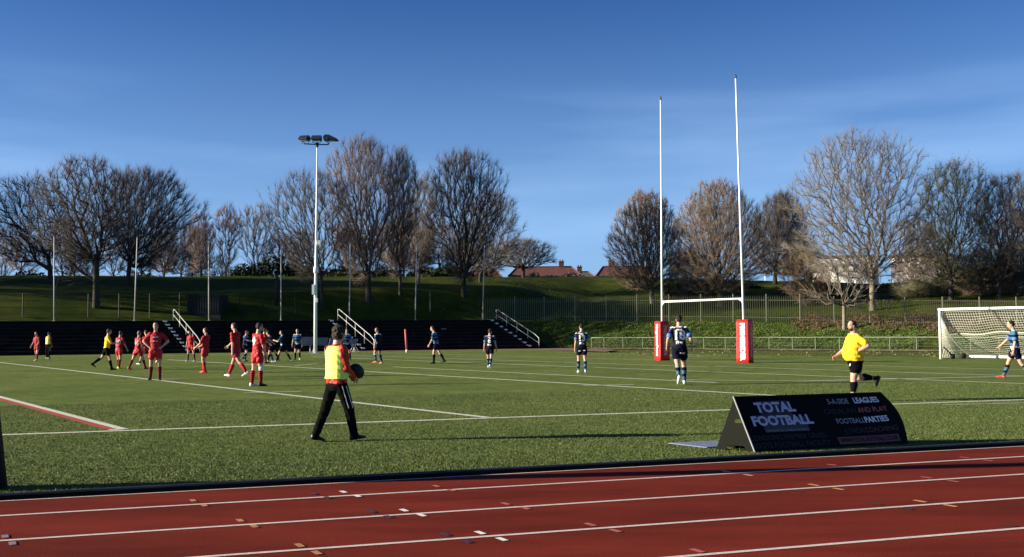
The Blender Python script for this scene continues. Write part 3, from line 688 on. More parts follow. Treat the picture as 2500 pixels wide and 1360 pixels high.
# ---------------------------------------------------------------- container on the bank
cl = ground_hit(457, 768); cr2 = ground_hit(546, 768); top = at(457, 722, cl.y)
rt = empty('storage_container', cl); tag(rt, 'dark green storage container standing on the bank behind the terrace', 'container')
M_cont = mat('container_dark', (.012, .018, .014), .7, var=.2, vscale=1)
W = cr2.x - cl.x; Hc = top.z - cl.z; b = MB(); b.box((W / 2, 1.2, Hc / 2 - .3), (W, 2.4, Hc + .6)); bo = b.build('body', M_cont, rt)
b = MB(); 
for i in range(int(W / .22)): b.box((.11 + i * .22, -.02, Hc / 2), (.11, .05, Hc * .9))
b.build('ribs', M_cont, rt)['kind'] = 'stuff'
b = MB(); b.box((W / 2, 1.2, Hc + .04), (W + .1, 2.5, .08)); b.build('roof', M_cont, rt)

# ---------------------------------------------------------------- palisade fence
M_pal = mat('palisade_green', (.115, .13, .07), .6, var=.2, vscale=4); M_palpost = mat('palisade_post', (.20, .21, .14), .5, var=.15, vscale=3)
ppx = [1180, 1256, 1328, 1403, 1479, 1554, 1632, 1710, 1789, 1870, 1952]
rt = empty('palisade_fence', at(1554, 780, 94)); tag(rt, 'long green palisade fence with pale posts across the grassy bank', 'fence'); O = rt.location.copy()
def fpt(px):
    Y = prof(px)[0][1] + .8; X = (px - 1250) / 2500 * Y; return Vector((X, Y, tz(X, Y) - .05))
pm = MB(); pm.box((0, 0, 1.12), (.055, .02, 2.24)); pm.add([(-.0275, 0, 2.24), (.0275, 0, 2.24), (0, 0, 2.40)], [(0, 1, 2)]); pale_me = pm.mesh('pale'); pale_me.materials.append(M_pal)
for i, px in enumerate(ppx):
    q = fpt(px) - O; b = MB(); b.box(q + Vector((0, -.06, 1.22)), (.085, .09, 2.52)); b.build('fence_post', M_palpost, rt)
    if i < len(ppx) - 1:
        q2 = fpt(ppx[i + 1]) - O; n_ = 15
        for k in range(1, n_):
            o = bpy.data.objects.new('pale', pale_me); COL.objects.link(o); o.parent = rt; o.location = q.lerp(q2, k / n_) + Vector((0, 0, random.uniform(-.03, .03)))
        for zz in (.45, 1.95):
            b = MB(); b.tube([q + Vector((0, .04, zz)), q2 + Vector((0, .04, zz))], .028, 4); b.build('fence_rail', M_pal, rt)
# the right continuation, finer bars
rt = empty('mesh_fence', at(2208, 790, 80)); tag(rt, 'thin rusty railings on posts behind the football goal and small tree', 'fence'); O = rt.location.copy()
M_thin = mat('thin_bar', (.12, .11, .075), .6); ppx2 = [1952, 2035, 2122, 2208, 2300, 2390, 2480, 2580, 2690]
thin = MB(); thin.box((0, 0, 1.05), (.028, .015, 2.1)); thin_me = thin.mesh('bar'); thin_me.materials.append(M_thin)
for i, px in enumerate(ppx2):
    q = fpt(px) - O; b = MB()
    if i: b.box(q + Vector((0, -.05, 1.15)), (.07, .07, 2.35)); b.build('fence_post', M_palpost, rt)
    if i < len(ppx2) - 1:
        q2 = fpt(ppx2[i + 1]) - O
        for k in range(1, 20):
            o = bpy.data.objects.new('bar', thin_me); COL.objects.link(o); o.parent = rt; o.location = q.lerp(q2, k / 20)
        for zz in (.3, 2.0):
            b = MB(); b.tube([q + Vector((0, .04, zz)), q2 + Vector((0, .04, zz))], .02, 4); b.build('fence_rail', M_thin, rt)
# wire fence on the dark bank to the left
rt = empty('wire_fence', ground_hit(365, 772)); tag(rt, 'dark wire fence on thin posts along the shaded bank above the terrace', 'fence'); O = rt.location.copy()
M_wire = mat('wire_dark', (.02, .022, .02), .7)
pts = []
for px in (-60, 55, 215, 290, 365, 438, 585, 640, 720, 900, 1050, 1180):
    Y = prof(px)[0][2] + .8; X = (px - 1250) / 2500 * Y; pts.append(Vector((X, Y, tz(X, Y) - .05)) - O)
for p_ in pts:
    b = MB(); b.tube([p_, p_ + Vector((0, 0, 2.1))], .05, 6); b.build('fence_post', M_wire, rt)
for zz in (.3, .9, 1.5, 2.0):
    b = MB(); b.tube([p_ + Vector((0, 0, zz)) for p_ in pts], .012, 4); b.build('wire', M_wire, rt)
# low spectator railing
rt = empty('low_railing', G(1800, 852)); tag(rt, 'low grey-green railing with mesh panels at the foot of the grassy bank', 'railing'); O = rt.location.copy()
rp = [(1444, 851), (1475, 851), (1521, 851), (1569, 851), (1620, 851.5), (1670, 852), (1718, 852), (1771, 852.5), (1825, 853), (1878, 853), (1935, 853.5), (1991, 854), (2050, 854), (2112, 854.5), (2173, 855), (2238, 855.5), (2300, 856), (2370, 857), (2440, 858), (2515, 859), (2600, 861), (2700, 864)]
M_rail = mat('rail_pale', (.19, .21, .145), .5, var=.15, vscale=3); M_railp = mat('rail_post', (.20, .22, .15), .6)
rp3 = [G(x, y) - O for x, y in rp]; Hr = .93
b = MB(); b.tube([p_ + Vector((0, 0, Hr)) for p_ in rp3], .035, 6); b.build('top_rail', M_rail, rt, True)
for p_ in rp3:
    b = MB(); b.tube([p_, p_ + Vector((0, 0, Hr))], .03, 6); b.build('post', M_railp, rt)
b = MB()
for i in range(len(rp3) - 1):
    a_, c_ = rp3[i], rp3[i + 1]
    for zz in (.08, .29, .5, .71): b.tube([a_ + Vector((0, 0, zz)), c_ + Vector((0, 0, zz))], .006, 3)
    for k in range(1, 12):
        q = a_.lerp(c_, k / 12); b.tube([q + Vector((0, 0, .04)), q + Vector((0, 0, Hr))], .005, 3)
b.build('wire_mesh', mat('mesh_wire', (.22, .23, .18), .6), rt)
q = G(1698, 852) - O; b = MB(); b.box(q + Vector((0, -.06, .68)), (.32, .02, .26)); b.build('plaque', M_rail, rt)
# concrete edge under the railing and pale leaf litter in front of it
b = MB(); b.tube([p_ + O + Vector((0, -.5, .0)) for p_ in rp3], .05, 4); o = b.build('edging_kerb', mat('edging', (.10, .09, .05), .9, var=.3, vscale=2)); tag(o, 'low pale edging kerb along the foot of the low railing', 'kerb')
# ---------------------------------------------------------------- trees
BARK = {
 'dark': mat('bark_shade_dark', (.031, .028, .027), .9, var=.3, vscale=3),  # shade of the dark tree silhouettes is put into this bark colour
 'red': mat('bark_reddish', (.066, .054, .050), .9, var=.3, vscale=1.5),
 'brown': mat('bark_brown', (.11, .085, .062), .9, var=.3, vscale=1.2),
 'grey': mat('bark_grey', (.092, .080, .068), .9, var=.3, vscale=1.2),
 'pale': mat('bark_pale', (.13, .11, .08), .9, var=.3, vscale=2),
 'olive': mat('bark_olive', (.10, .095, .05), .9, var=.3, vscale=1.2),
 'trunk': mat('trunk_bark', (.042, .036, .029), .95, var=.45, vscale=5, bump=1, bscale=18),
 'trunkpale': mat('trunk_pale', (.20, .17, .115), .95, var=.35, vscale=5, bump=1, bscale=18),
}
TWIG = {'dark': mat('twig_shade_dark', (.080, .068, .062), .9, var=.25, vscale=1), 'red': mat('twig_reddish', (.155, .112, .096), .9, var=.3, vscale=.7), 'brown': mat('twig_brown', (.20, .145, .095), .9, var=.25, vscale=.8),  # the dark twigs carry the same painted shade as their bark
 'grey': mat('twig_grey', (.17, .145, .12), .9, var=.25, vscale=1), 'pale': mat('twig_pale', (.20, .165, .12), .9), 'olive': mat('twig_olive', (.16, .15, .085), .9, var=.3, vscale=1)}
def rprof(kind, h):
    h = min(max(h, 0), 1)
    if kind == 'vase': return min(1, (.10 + h / .62)) ** .8 * math.sqrt(max(0, 1 - max(0, (h - .58) / .44) ** 2.2))
    if kind == 'egg': return min(1, (.42 + h / .32)) ** .8 * math.sqrt(max(0, 1 - max(0, (h - .36) / .66) ** 1.9))
    if kind == 'slim': return min(1, .35 + h) * math.sqrt(max(0, 1 - max(0, (h - .5) / .52) ** 2))
    if kind == 'oak': return min(1, (.35 + h / .35)) * math.sqrt(max(0, 1 - max(0, (h - .38) / .64) ** 2.4))
    return math.sqrt(max(0, 1 - (2 * h - 1) ** 2))
def sample_env(rng, kind, n, c, rx, ry, z0, z1, shell=.5, lump=.18, seed=0):
    out = []; ph = rng.uniform(0, 6.28, 6)
    while len(out) < n:
        h = rng.random(); a = rng.uniform(0, 6.283)
        R = rprof(kind, h); 
        if rng.random() > R + .05: continue
        q = rng.random() ** shell
        R *= 1 + lump * (math.sin(3 * a + ph[0] + 5 * h) * .5 + math.sin(5 * a + ph[1] - 9 * h) * .35 + math.sin(2 * a + 14 * h + ph[2]) * .35)
        out.append((c[0] + rx * R * q * math.cos(a), c[1] + ry * R * q * math.sin(a), z0 + (z1 - z0) * h * (1 + .03 * math.sin(4 * a + ph[3]))))
    return np.array(out)
def grow(pts, chains, bf=.25, kdir=.8, maxseg=1.2, up=.4, rng=None, kr=0, kink=.22):
    P = []; par = []; path = []; D = []
    root = 0
    for ch in chains:
        # each chain: list of points; the first attaches to the nearest existing node
        ch = [np.array(c, float) for c in ch]
        if not P: P.append(ch[0]); par.append(-1); path.append(0.); D.append(np.array([0, 0, 1.])); last = 0; rest = ch[1:]
        else: last = int(np.argmin([np.linalg.norm(p - ch[0]) for p in P])); rest = ch[1:]
        for c in rest:
            L = np.linalg.norm(c - P[last]); n = max(1, int(L / .9)); s = P[last].copy()
            for i in range(1, n + 1):
                q = s + (c - s) * i / n + (rng.normal(0, .05, 3) if i < n else 0)
                d = q - P[last]; l = np.linalg.norm(d); P.append(q); par.append(last); path.append(path[last] + l); D.append(d / l); last = len(P) - 1
    n0 = len(P); cap_ = n0 + len(pts) * 14 + 10
    PA = np.zeros((cap_, 3)); DA = np.zeros((cap_, 3)); PL_ = np.zeros(cap_); par = list(par)
    PA[:n0] = P; DA[:n0] = D; PL_[:n0] = path; n = n0
    f = PA[n0 - 1] if len(chains) == 1 else np.array(chains[0][-1], float)
    order = np.argsort(np.linalg.norm(pts - f, axis=1))
    lo = 1 if n0 > 2 else 0
    zmin = np.array(chains[0][-1])[2] * .75
    elig = np.zeros(cap_, bool); elig[:] = True; elig[:n0] = PA[:n0, 2] >= zmin
    for k in order:
        p = pts[k]; d = p - PA[:n]; L = np.sqrt((d * d).sum(1)) + 1e-6; c = (d * DA[:n]).sum(1) / L
        cost = L * (1 + kdir * (1 - c) + up * np.clip(-d[:, 2] / L, 0, 1) * 2) + bf * PL_[:n]
        if kr:
            rdir = p - f + np.array([0, 0, 1.2]); rdir = rdir / (np.linalg.norm(rdir) + 1e-6); cost += kr * L * (1 - (d @ rdir) / L)
        cost[~elig[:n]] += 1e3
        j = int(np.argmin(cost)); m = max(1, int(np.ceil(L[j] / maxseg))); s = PA[j].copy(); dj = DA[j]; last = j; Lj = L[j]
        for i in range(1, m + 1):
            t = i / m; q = s + (p - s) * t
            if m > 1: q = q + (dj * Lj * kink + np.array([0, 0, -.06 * Lj])) * (t * (1 - t)) * 1.6 + (rng.normal(0, .035, 3) * min(1, Lj) if i < m else 0)
            dd = q - PA[last]; l = np.linalg.norm(dd) + 1e-6
            PA[n] = q; DA[n] = dd / l; PL_[n] = PL_[last] + l; par.append(last); last = n; n += 1
    return PA[:n], DA[:n], np.array(par)
def seg_mesh(A, B, ra, rb, n):
    d = B - A; L = np.linalg.norm(d, axis=1, keepdims=True) + 1e-6; t = d / L
    up = np.where(np.abs(t[:, 2:3]) < .9, np.array([[0, 0, 1.]]), np.array([[1., 0, 0]])); x = np.cross(t, up); x /= np.linalg.norm(x, axis=1, keepdims=True); y = np.cross(t, x)
    ang = np.arange(n) * 2 * np.pi / n; cs = np.cos(ang)[None, :, None]; sn = np.sin(ang)[None, :, None]
    off = x[:, None] * cs + y[:, None] * sn
    V = np.concatenate([A[:, None] + off * ra[:, None, None], B[:, None] + off * rb[:, None, None]], 1)
    i = np.arange(n); F = np.stack([i, (i + 1) % n, (i + 1) % n + n, i + n], 1)
    return V.reshape(-1, 3), (F[None] + (np.arange(len(A)) * 2 * n)[:, None, None]).reshape(-1, 4)
def twig_mesh(base, dirn, L, r):
    tip = base + dirn * L[:, None]; up = rng_dir(len(base)); x = np.cross(dirn, up); x /= np.linalg.norm(x, axis=1, keepdims=True) + 1e-6; y = np.cross(dirn, x)
    V = np.stack([base + x * r[:, None], base - x * r[:, None] * .5 + y * r[:, None] * .87, base - x * r[:, None] * .5 - y * r[:, None] * .87, tip], 1)
    F = np.array([[0, 1, 3], [1, 2, 3], [2, 0, 3]]); return V.reshape(-1, 3), (F[None] + (np.arange(len(base)) * 4)[:, None, None]).reshape(-1, 3)
_rg = np.random.default_rng(1)
def rng_dir(n): v = _rg.normal(size=(n, 3)); return v / np.linalg.norm(v, axis=1, keepdims=True)
def poly_mesh(name, parts):
    """parts: list of (V, F) with quads or tris"""
    Vs = []; loops = []; starts = []; n = 0; l = 0
    for V, F in parts:
        Vs.append(V); loops.append((F + n).ravel()); starts.append(np.arange(len(F)) * F.shape[1] + l); n += len(V); l += F.size
    V = np.concatenate(Vs).astype(np.float32); lp = np.concatenate(loops).astype(np.int32); st = np.concatenate(starts).astype(np.int32)
    me = bpy.data.meshes.new(name); me.vertices.add(len(V)); me.vertices.foreach_set('co', V.ravel()); me.loops.add(len(lp)); me.loops.foreach_set('vertex_index', lp)
    me.polygons.add(len(st)); me.polygons.foreach_set('loop_start', st); me.update(calc_edges=True); return me
def leaf_quads(c, s, rng):
    n = len(c); a = rng.normal(size=(n, 3)); a /= np.linalg.norm(a, axis=1, keepdims=True); b = np.cross(a, rng.normal(size=(n, 3))); b /= np.linalg.norm(b, axis=1, keepdims=True)
    s = s[:, None]; V = np.stack([c - a * s, c + b * s * .5, c + a * s, c - b * s * .5], 1); return V.reshape(-1, 3), np.arange(n * 4).reshape(-1, 4)

def tree(label, px, py, x0, x1, ytop, ybot, kind='vase', tips=700, twigs=7000, bark='dark', trunk='trunk', r0=.012, Y=None, name='bare_tree', group=None,
         limbs=None, shell=.5, bf=.22, kdir=.9, depth=.8, tw=(.45, 1.2), lean=0, pex=2.35, seed=1, forks=1, leaves=0, leafm=None, upt=.45, twr=.0092, cat='tree', rmax=9, wide=1.12):
    rng = np.random.default_rng(seed)
    if Y is None: base = ground_hit(px, py)
    else: p = at(px, py, Y); base = Vector((p.x, Y, tz(p.x, Y)))
    Y = base.y; w = lambda x, y: at(x, y, Y) - base
    z0 = w(px, ybot).z; z1 = w(px, ytop).z; cx = (w(x0, ybot).x + w(x1, ybot).x) / 2; rx = (w(x1, ybot).x - w(x0, ybot).x) / 2 * wide; twigs = int(twigs * {'vase': 1.45, 'egg': 1.8}.get(kind, 1.25))
    fork = z0 + .06 * (z1 - z0)
    chains = [[(0, 0, -.4), (cx * .04, 0, max(.4, fork * .5)), (cx * .12 + lean, .0, max(.8, fork))]]
    if limbs:
        for lm in limbs:
            dy = rng.uniform(-1.6, 1.6); pts_ = []
            for i, (lx, ly) in enumerate(lm):
                v = w(lx, ly); pts_.append((v.x, dy * i / max(1, len(lm) - 1), v.z))
            chains.append(pts_)
    pts = sample_env(rng, kind, int(tips * 1.7), (cx, 0), rx, rx * depth, z0, z1, shell, .08 if kind == 'egg' else .30)
    KR = {'vase': 1.8, 'egg': 3.0, 'slim': 1.8, 'oak': .8, 'round': .8}[kind]; P, D, par = grow(pts, chains, bf=bf, kdir=kdir, rng=rng, up=upt, kr=KR, kink=.10 if KR > 2 else .19)
    n = len(P); R = np.zeros(n); nc = np.zeros(n, int)
    for i in range(n - 1, 0, -1):
        if nc[i] == 0: R[i] = r0 ** pex
        R[par[i]] += R[i]; nc[par[i]] += 1
    R = np.minimum(R ** (1 / pex), rmax)
    idx = np.arange(1, n); pa = par[1:]; A = P[pa]; B = P[idx] + D[idx] * (R[idx] * .5)[:, None]; rb = R[idx]; ra = np.minimum(R[pa], rb * 1.25 + .004)
    # root flare
    ra = np.where(A[:, 2] < .3, ra * 1.35, ra)
    big = rb > .085; parts_t = []; parts_c = []
    if big.any(): parts_t.append(seg_mesh(A[big], B[big], ra[big], rb[big], 8))
    m1 = (~big) & (rb > .03); m2 = rb <= .03
    if m1.any(): parts_c.append(seg_mesh(A[m1], B[m1], ra[m1], rb[m1], 4))
    if m2.any(): parts_c.append(seg_mesh(A[m2], B[m2], ra[m2], rb[m2], 3))
    small = np.where(rb < .035)[0]
    if len(small) == 0: small = np.arange(len(rb))
    k = rng.choice(small, twigs); t = rng.random(twigs)[:, None]; bs = A[k] * (1 - t) + B[k] * t
    rd = bs - np.array([0, 0, fork]); rd /= np.linalg.norm(rd, axis=1, keepdims=True) + 1e-6; dv = D[idx][k] * .5 + rd * (.8 if KR > 1 else .45) + rng.normal(0, .42, (twigs, 3)) + np.array([0, 0, .12]); dv /= np.linalg.norm(dv, axis=1, keepdims=True)
    L = rng.uniform(tw[0], tw[1], twigs); parts_c.append(twig_mesh(bs, dv, L, np.full(twigs, twr)))
    rt = empty(name, base); tag(rt, label, cat, group)
    if parts_t: mk('trunk', poly_mesh('trunk', parts_t), BARK[trunk], rt, True)
    cm = poly_mesh('crown', parts_c); nf = len(cm.polygons); mi = np.zeros(nf, np.int32); mi[nf - 3 * twigs:] = 1; cm.polygons.foreach_set('material_index', mi)
    mk('crown', cm, [BARK[bark], TWIG[bark]], rt)
    if leaves:
        kk = rng.choice(len(bs), leaves); c = bs[kk] + dv[kk] * (L[kk] * rng.random(leaves))[:, None]
        c2 = c + rng.normal(0, .12, c.shape); V, F = leaf_quads(c2, rng.uniform(.05, .11, leaves), rng); mk('leaves', np_mesh('leaves', V, F), leafm, rt)
    return rt
def bush(label, px, py, x0, x1, ytop, Y, m, n=2600, name='shrub', cat='shrub', seed=1, size=(.10, .22), group=None):
    rng = np.random.default_rng(seed); p = at(px, py, Y); base = Vector((p.x, Y, tz(p.x, Y) - .1)); w = lambda x, y: at(x, y, Y) - base
    xa, xb, zt = w(x0, py).x, w(x1, py).x, w(px, ytop).z; V = []
    lobes = max(2, int((xb - xa) / 1.6)); C = []
    for i in range(lobes * 2):
        u = (i + .5) / (lobes * 2); lx = xa + (xb - xa) * u; hh = zt * (1 - .45 * abs(2 * u - 1) ** 2.2) * rng.uniform(.72, 1.0); r = max(.6, (xb - xa) / lobes * .62)
        k = n // (lobes * 2); v = rng.normal(size=(k, 3)); v /= np.linalg.norm(v, axis=1, keepdims=True); q = rng.random((k, 1)) ** .45
        C.append(np.array([lx, rng.uniform(-.6, .6), hh * .5]) + v * q * np.array([r, r, hh * .52]))
    C = np.concatenate(C); C = C[C[:, 2] > -.1]; VV, F = leaf_quads(C, rng.uniform(size[0], size[1], len(C)), rng)
    rt = empty(name, base); tag(rt, label, cat, group); mk('foliage', np_mesh('foliage', VV, F), m, rt)
    b = MB()
    for i in range(max(2, lobes)):
        u = (i + .5) / max(2, lobes); b.tube([(xa + (xb - xa) * (.3 + .4 * u), 0, 0), (xa + (xb - xa) * u, 0, zt * .55)], [.07, .02], 5)
    b.build('stem', BARK['trunk'], rt); return rt
L_dark = mat('leaf_evergreen', (.010, .018, .008), .8, vscale=2, col2=(.030, .042, .018), spec=.2)
L_brown = mat('leaf_brown', (.085, .052, .026), .8, vscale=1.5, col2=(.17, .115, .06), spec=.2)
L_olive = mat('leaf_olive', (.07, .075, .025), .8, vscale=1.5, col2=(.16, .15, .055), spec=.2)
L_green = mat('leaf_green', (.045, .082, .015), .8, vscale=.9, col2=(.14, .19, .045), spec=.08)
L_hillg = mat('leaf_grass', (.040, .058, .012), .9, vscale=1, col2=(.075, .088, .024), spec=.05)
L_pale = mat('leaf_straw', (.20, .16, .09), .8, vscale=1.5, col2=(.32, .27, .17), spec=.2)

# --- left group
tree('big dark spreading bare tree with twisted low-forking limbs, far left of the bank', 235, 752, 95, 325, 388, 640, 'oak', 900, 8000, 'dark', limbs=[
  [(232, 690), (196, 660), (150, 612), (110, 570), (66, 535)], [(240, 672), (222, 620), (206, 570), (184, 520), (176, 450), (190, 410)], [(246, 672), (244, 610), (248, 560), (236, 500)],
  [(250, 672), (272, 630), (296, 590), (286, 540), (260, 500)], [(232, 700), (190, 690), (160, 668)], [(176, 470), (150, 430)], [(200, 555), (222, 500), (240, 440)]], seed=11, kdir=.6, r0=.020)
tree('bare tree with wide arching crown at the left edge of the photo', 124, 690, -40, 175, 428, 640, 'oak', 800, 7500, 'dark', limbs=[
  [(124, 640), (95, 590), (60, 560), (20, 520)], [(124, 620), (130, 560), (118, 500)], [(122, 650), (96, 640), (60, 640)]], seed=12, kdir=.7, r0=.016)
tree('dense dome-shaped bare tree with dark fanning branches, left of the container', 312, 700, 235, 462, 415, 655, 'vase', 1100, 13000, 'dark', seed=13, r0=.014, shell=.6)
tree('thin bare tree behind the pole, right of the dome-shaped tree', 400, 672, 350, 470, 520, 665, 'slim', 380, 3500, 'dark', seed=14, Y=118)
# --- middle group
tree('open bare tree with crooked trunk and long drooping side branches near the floodlight', 787, 752, 655, 860, 425, 690, 'vase', 620, 6000, 'dark', 'trunk', limbs=[[(787, 690), (762, 640), (735, 590), (700, 560), (655, 520), (622, 460)], [(790, 690), (820, 630), (830, 580)], [(787, 680), (775, 620), (765, 560), (742, 500)]], seed=15, kdir=.7)
tree('tallest bare tree in the middle with a broad reddish upright crown', 900, 736, 788, 1000, 342, 690, 'vase', 1250, 12000, 'red', seed=16, r0=.014, shell=.62, kdir=1.2)
tree('tall narrow bare tree just right of the tallest middle tree', 977, 720, 930, 1025, 368, 680, 'slim', 620, 6500, 'red', seed=17, kdir=1.3)
tree('slender bare tree with pale trunk between the tall middle trees', 1022, 694, 985, 1088, 440, 655, 'slim', 480, 4500, 'grey', 'trunkpale', seed=18, limbs=[[(1022, 660), (1034, 630), (1040, 590)]])
tree('large fan-shaped bare tree standing alone right of the middle group', 1132, 720, 1035, 1235, 374, 690, 'vase', 1300, 11000, 'dark', seed=19, r0=.014, shell=.62, kdir=1.25)
tree('bare tree leaning right with fine drooping twigs beside the fan-shaped tree', 1172, 688, 1120, 1272, 470, 660, 'oak', 700, 8000, 'grey', seed=20, lean=.8, kdir=1.0)
tree('small distant round oak in front of the red-roofed houses', 1278, 674, 1208, 1342, 586, 655, 'oak', 700, 7000, 'grey', 'trunk', seed=21, Y=150, r0=.02, kdir=.5, twr=.012)
tree('brown shaded tree low behind the tall middle trees', 985, 672, 925, 1060, 520, 665, 'round', 500, 6500, 'brown', seed=35, Y=128)
# --- hornbeams
HG = 'hornbeams behind the palisade fence'
tree('left hornbeam with dense brown egg-shaped crown behind the left goal post', 1592, 742, 1490, 1668, 472, 705, 'egg', 2000, 22000, 'brown', 'trunkpale', r0=.011, seed=22, shell=.65, kdir=1.5, depth=1, tw=(.3, .75), group=HG, leaves=1500, leafm=L_brown, name='hornbeam')
tree('largest hornbeam with dense brown egg-shaped crown between the rugby posts', 1757, 750, 1640, 1868, 448, 715, 'egg', 2400, 27000, 'brown', 'trunkpale', r0=.011, seed=23, shell=.65, kdir=1.5, depth=1, tw=(.3, .75), group=HG, leaves=1800, leafm=L_brown, name='hornbeam')
tree('darker hornbeam right of the rugby posts, tree shade put into its bark colour', 1892, 694, 1838, 1978, 478, 672, 'egg', 1500, 15000, 'dark', 'trunk', r0=.012, seed=24, shell=.6, kdir=1.5, depth=1, group=HG, name='hornbeam')  # shade painted in by giving this hornbeam the dark bark and twigs
# --- right group
tree('widest bare oak with grey branching crown right of the hornbeams', 2132, 758, 1935, 2275, 326, 680, 'oak', 1500, 14000, 'grey', 'trunkpale', r0=.014, seed=25, shell=.6, kdir=.8, limbs=[[(2130, 680), (2080, 620), (2040, 570), (2010, 540)], [(2134, 670), (2142, 600), (2150, 540), (2150, 470)], [(2138, 680), (2180, 640), (2220, 600)], [(2130, 690), (2085, 650), (2050, 650)]])
tree('small pollarded tree with pale trunk directly behind the yellow running referee', 2062, 822, 1985, 2145, 600, 752, 'oak', 130, 700, 'pale', 'trunkpale', r0=.022, seed=26, Y=82.5, kdir=.8, limbs=[[(2064, 752), (2050, 690), (2030, 640)], [(2066, 750), (2074, 690), (2080, 640)], [(2066, 756), (2100, 742), (2130, 725)]], cat='tree')
tree('olive-tinted bare tree with ivy above the football goal', 2322, 732, 2232, 2445, 398, 700, 'oak', 1100, 10000, 'olive', 'trunk', r0=.013, seed=27, shell=.6, leaves=1600, leafm=L_olive)
tree('bare tree with dark tangled crown at the right edge of the photo', 2440, 728, 2370, 2560, 432, 690, 'oak', 1000, 10000, 'dark', 'trunk', r0=.013, seed=28)
tree('bare tree mostly beyond the right edge, its crown tips showing', 2560, 730, 2470, 2720, 405, 690, 'oak', 700, 6000, 'grey', 'trunk', seed=29)
# --- far background trees, one each then copied
BGL = [
 ('far slender bare tree with pinkish top, left of the pair behind the container', 551, 520, 590, 505, 31, 'slim'), ('far bare tree with rounded reddish crown left of the open bare tree', 622, 572, 682, 500, 32, 'vase'),
 ('far thin bare tree between the dome-shaped tree and the pinkish pair', 490, 455, 525, 525, 33, 'slim'), ('low far bare tree at the far left horizon behind the poles', 50, 8, 110, 572, 34, 'round')]
protos = []
for lab, px, x0, x1, yt, sd, kd in BGL:
    protos.append(tree(lab, px, 672, x0, x1, yt, 664, kd, 230, 2600, 'red', seed=sd, Y=128, r0=.014, twr=.013, group='far trees behind the crest of the bank'))
for i, (lab, px, k, s) in enumerate([('low dark far tree left of the container on the crest', 440, 3, .8), ('thin far tree just right of the dome-shaped crown', 468, 2, .85), ('low far bare tree behind the container skyline', 532, 3, .62), ('far bare tree behind the floodlight column', 745, 3, 1.0),
      ('far bare tree seen between floodlight column and tallest tree', 842, 0, .85), ('far bare tree filling the gap left of the fan-shaped tree', 1072, 3, 1.15), ('low far tree behind the fan-shaped tree trunk', 1118, 3, .8), ('far bare tree at the very left edge of the skyline', 8, 1, .85), ('far upright tree behind the left spreading trees', 180, 1, .95), ('far upright tree behind the big spreading tree limbs', 275, 1, .9),
      ('low far tree right of the fan-shaped tree above the red roof', 1190, 3, .6), ('far bare tree behind the darker hornbeam', 1965, 3, .95), ('far bare tree between widest oak and olive-tinted tree', 2240, 1, 1.0), ('far bare tree behind the tangled crown at right', 2480, 1, 1.1), ('low far tree behind the white building', 2225, 3, .9),
      ('low grey tree behind the leftmost pole on the crest', 150, 3, 1.0), ('low grey tree behind the big spreading tree trunk', 212, 3, .8), ('low grey tree behind the second pole', 345, 3, .95), ('low grey tree between the second and third poles', 398, 3, 1.0),
      ('thin grey tree left of the third pole', 492, 2, .8), ('low grey tree around the fourth pole', 690, 3, 1.0), ('low grey tree behind the fifth pole', 868, 3, 1.1), ('low grey tree behind the tall narrow tree', 955, 3, 1.1), ('low grey tree behind the sixth pole', 1012, 3, 1.05), ('low grey tree right of the fan-shaped tree trunk', 1155, 3, .9),
      ('grey far tree left of the olive-tinted tree, behind the white building', 2290, 1, .9)]):
    c = copy_tree(protos[k]); X = (px - 1250) / 2500 * (130 + i % 4 * 3); Yc = 130 + i % 4 * 3; c.location = (X, Yc, tz(X, Yc) - .2); c.rotation_euler = (0, 0, 1.3 * i + .5); c.scale = (s * 1.15, s * 1.15, s * (1 + .06 * (i % 4))); c['label'] = lab
# the tree line goes on beyond the left edge of the frame
src_t = [o for o in COL.objects if o.get('category') == 'tree' and 'dome-shaped bare tree' in o.get('label', '')][0]
for i, (px, dY, lab) in enumerate([(-200, 16, 'bare tree just outside the left edge on the bank, nearest the frame'), (-320, 19, 'bare tree outside the left edge, second from the frame'), (-430, 13, 'bare tree outside the left edge, third from the frame'), (-560, 18, 'bare tree outside the left edge, farthest from the frame')]):
    c = copy_tree(src_t); Yc = prof(px)[0][2] + dY; X = (px - 1250) / 2500 * Yc; c.location = (X, Yc, tz(X, Yc)); c.rotation_euler = (0, 0, 1.7 * i + 1); c.scale = (1.05, 1.05, 1.1); c['label'] = lab; c['group'] = 'tree line beyond the left edge'
for i, (lab, px, x0, x1, yt, py_, Yb_, bk) in enumerate([('brown leafless thicket left of the widest oak on the bank', 1968, 1915, 2020, 612, 745, 98, 'brown'), ('brown leafless thicket right of the olive-tinted tree', 2395, 2330, 2450, 612, 735, 96, 'brown'),
     ('reddish thicket at the right edge under the tangled crown', 2480, 2420, 2560, 600, 735, 95, 'brown'), ('twiggy thicket between the widest oak and the olive-tinted tree', 2235, 2180, 2300, 690, 735, 98, 'olive'), ('low brown thicket between the hornbeams', 1680, 1635, 1740, 612, 735, 104, 'brown')]):
    tree(lab, px, py_, x0, x1, yt, py_ - 8, 'round', 330, 5200, bk, seed=90 + i, Y=Yb_, kdir=.4, group='bare thickets on the right bank', name='thicket', cat='shrub', r0=.010)
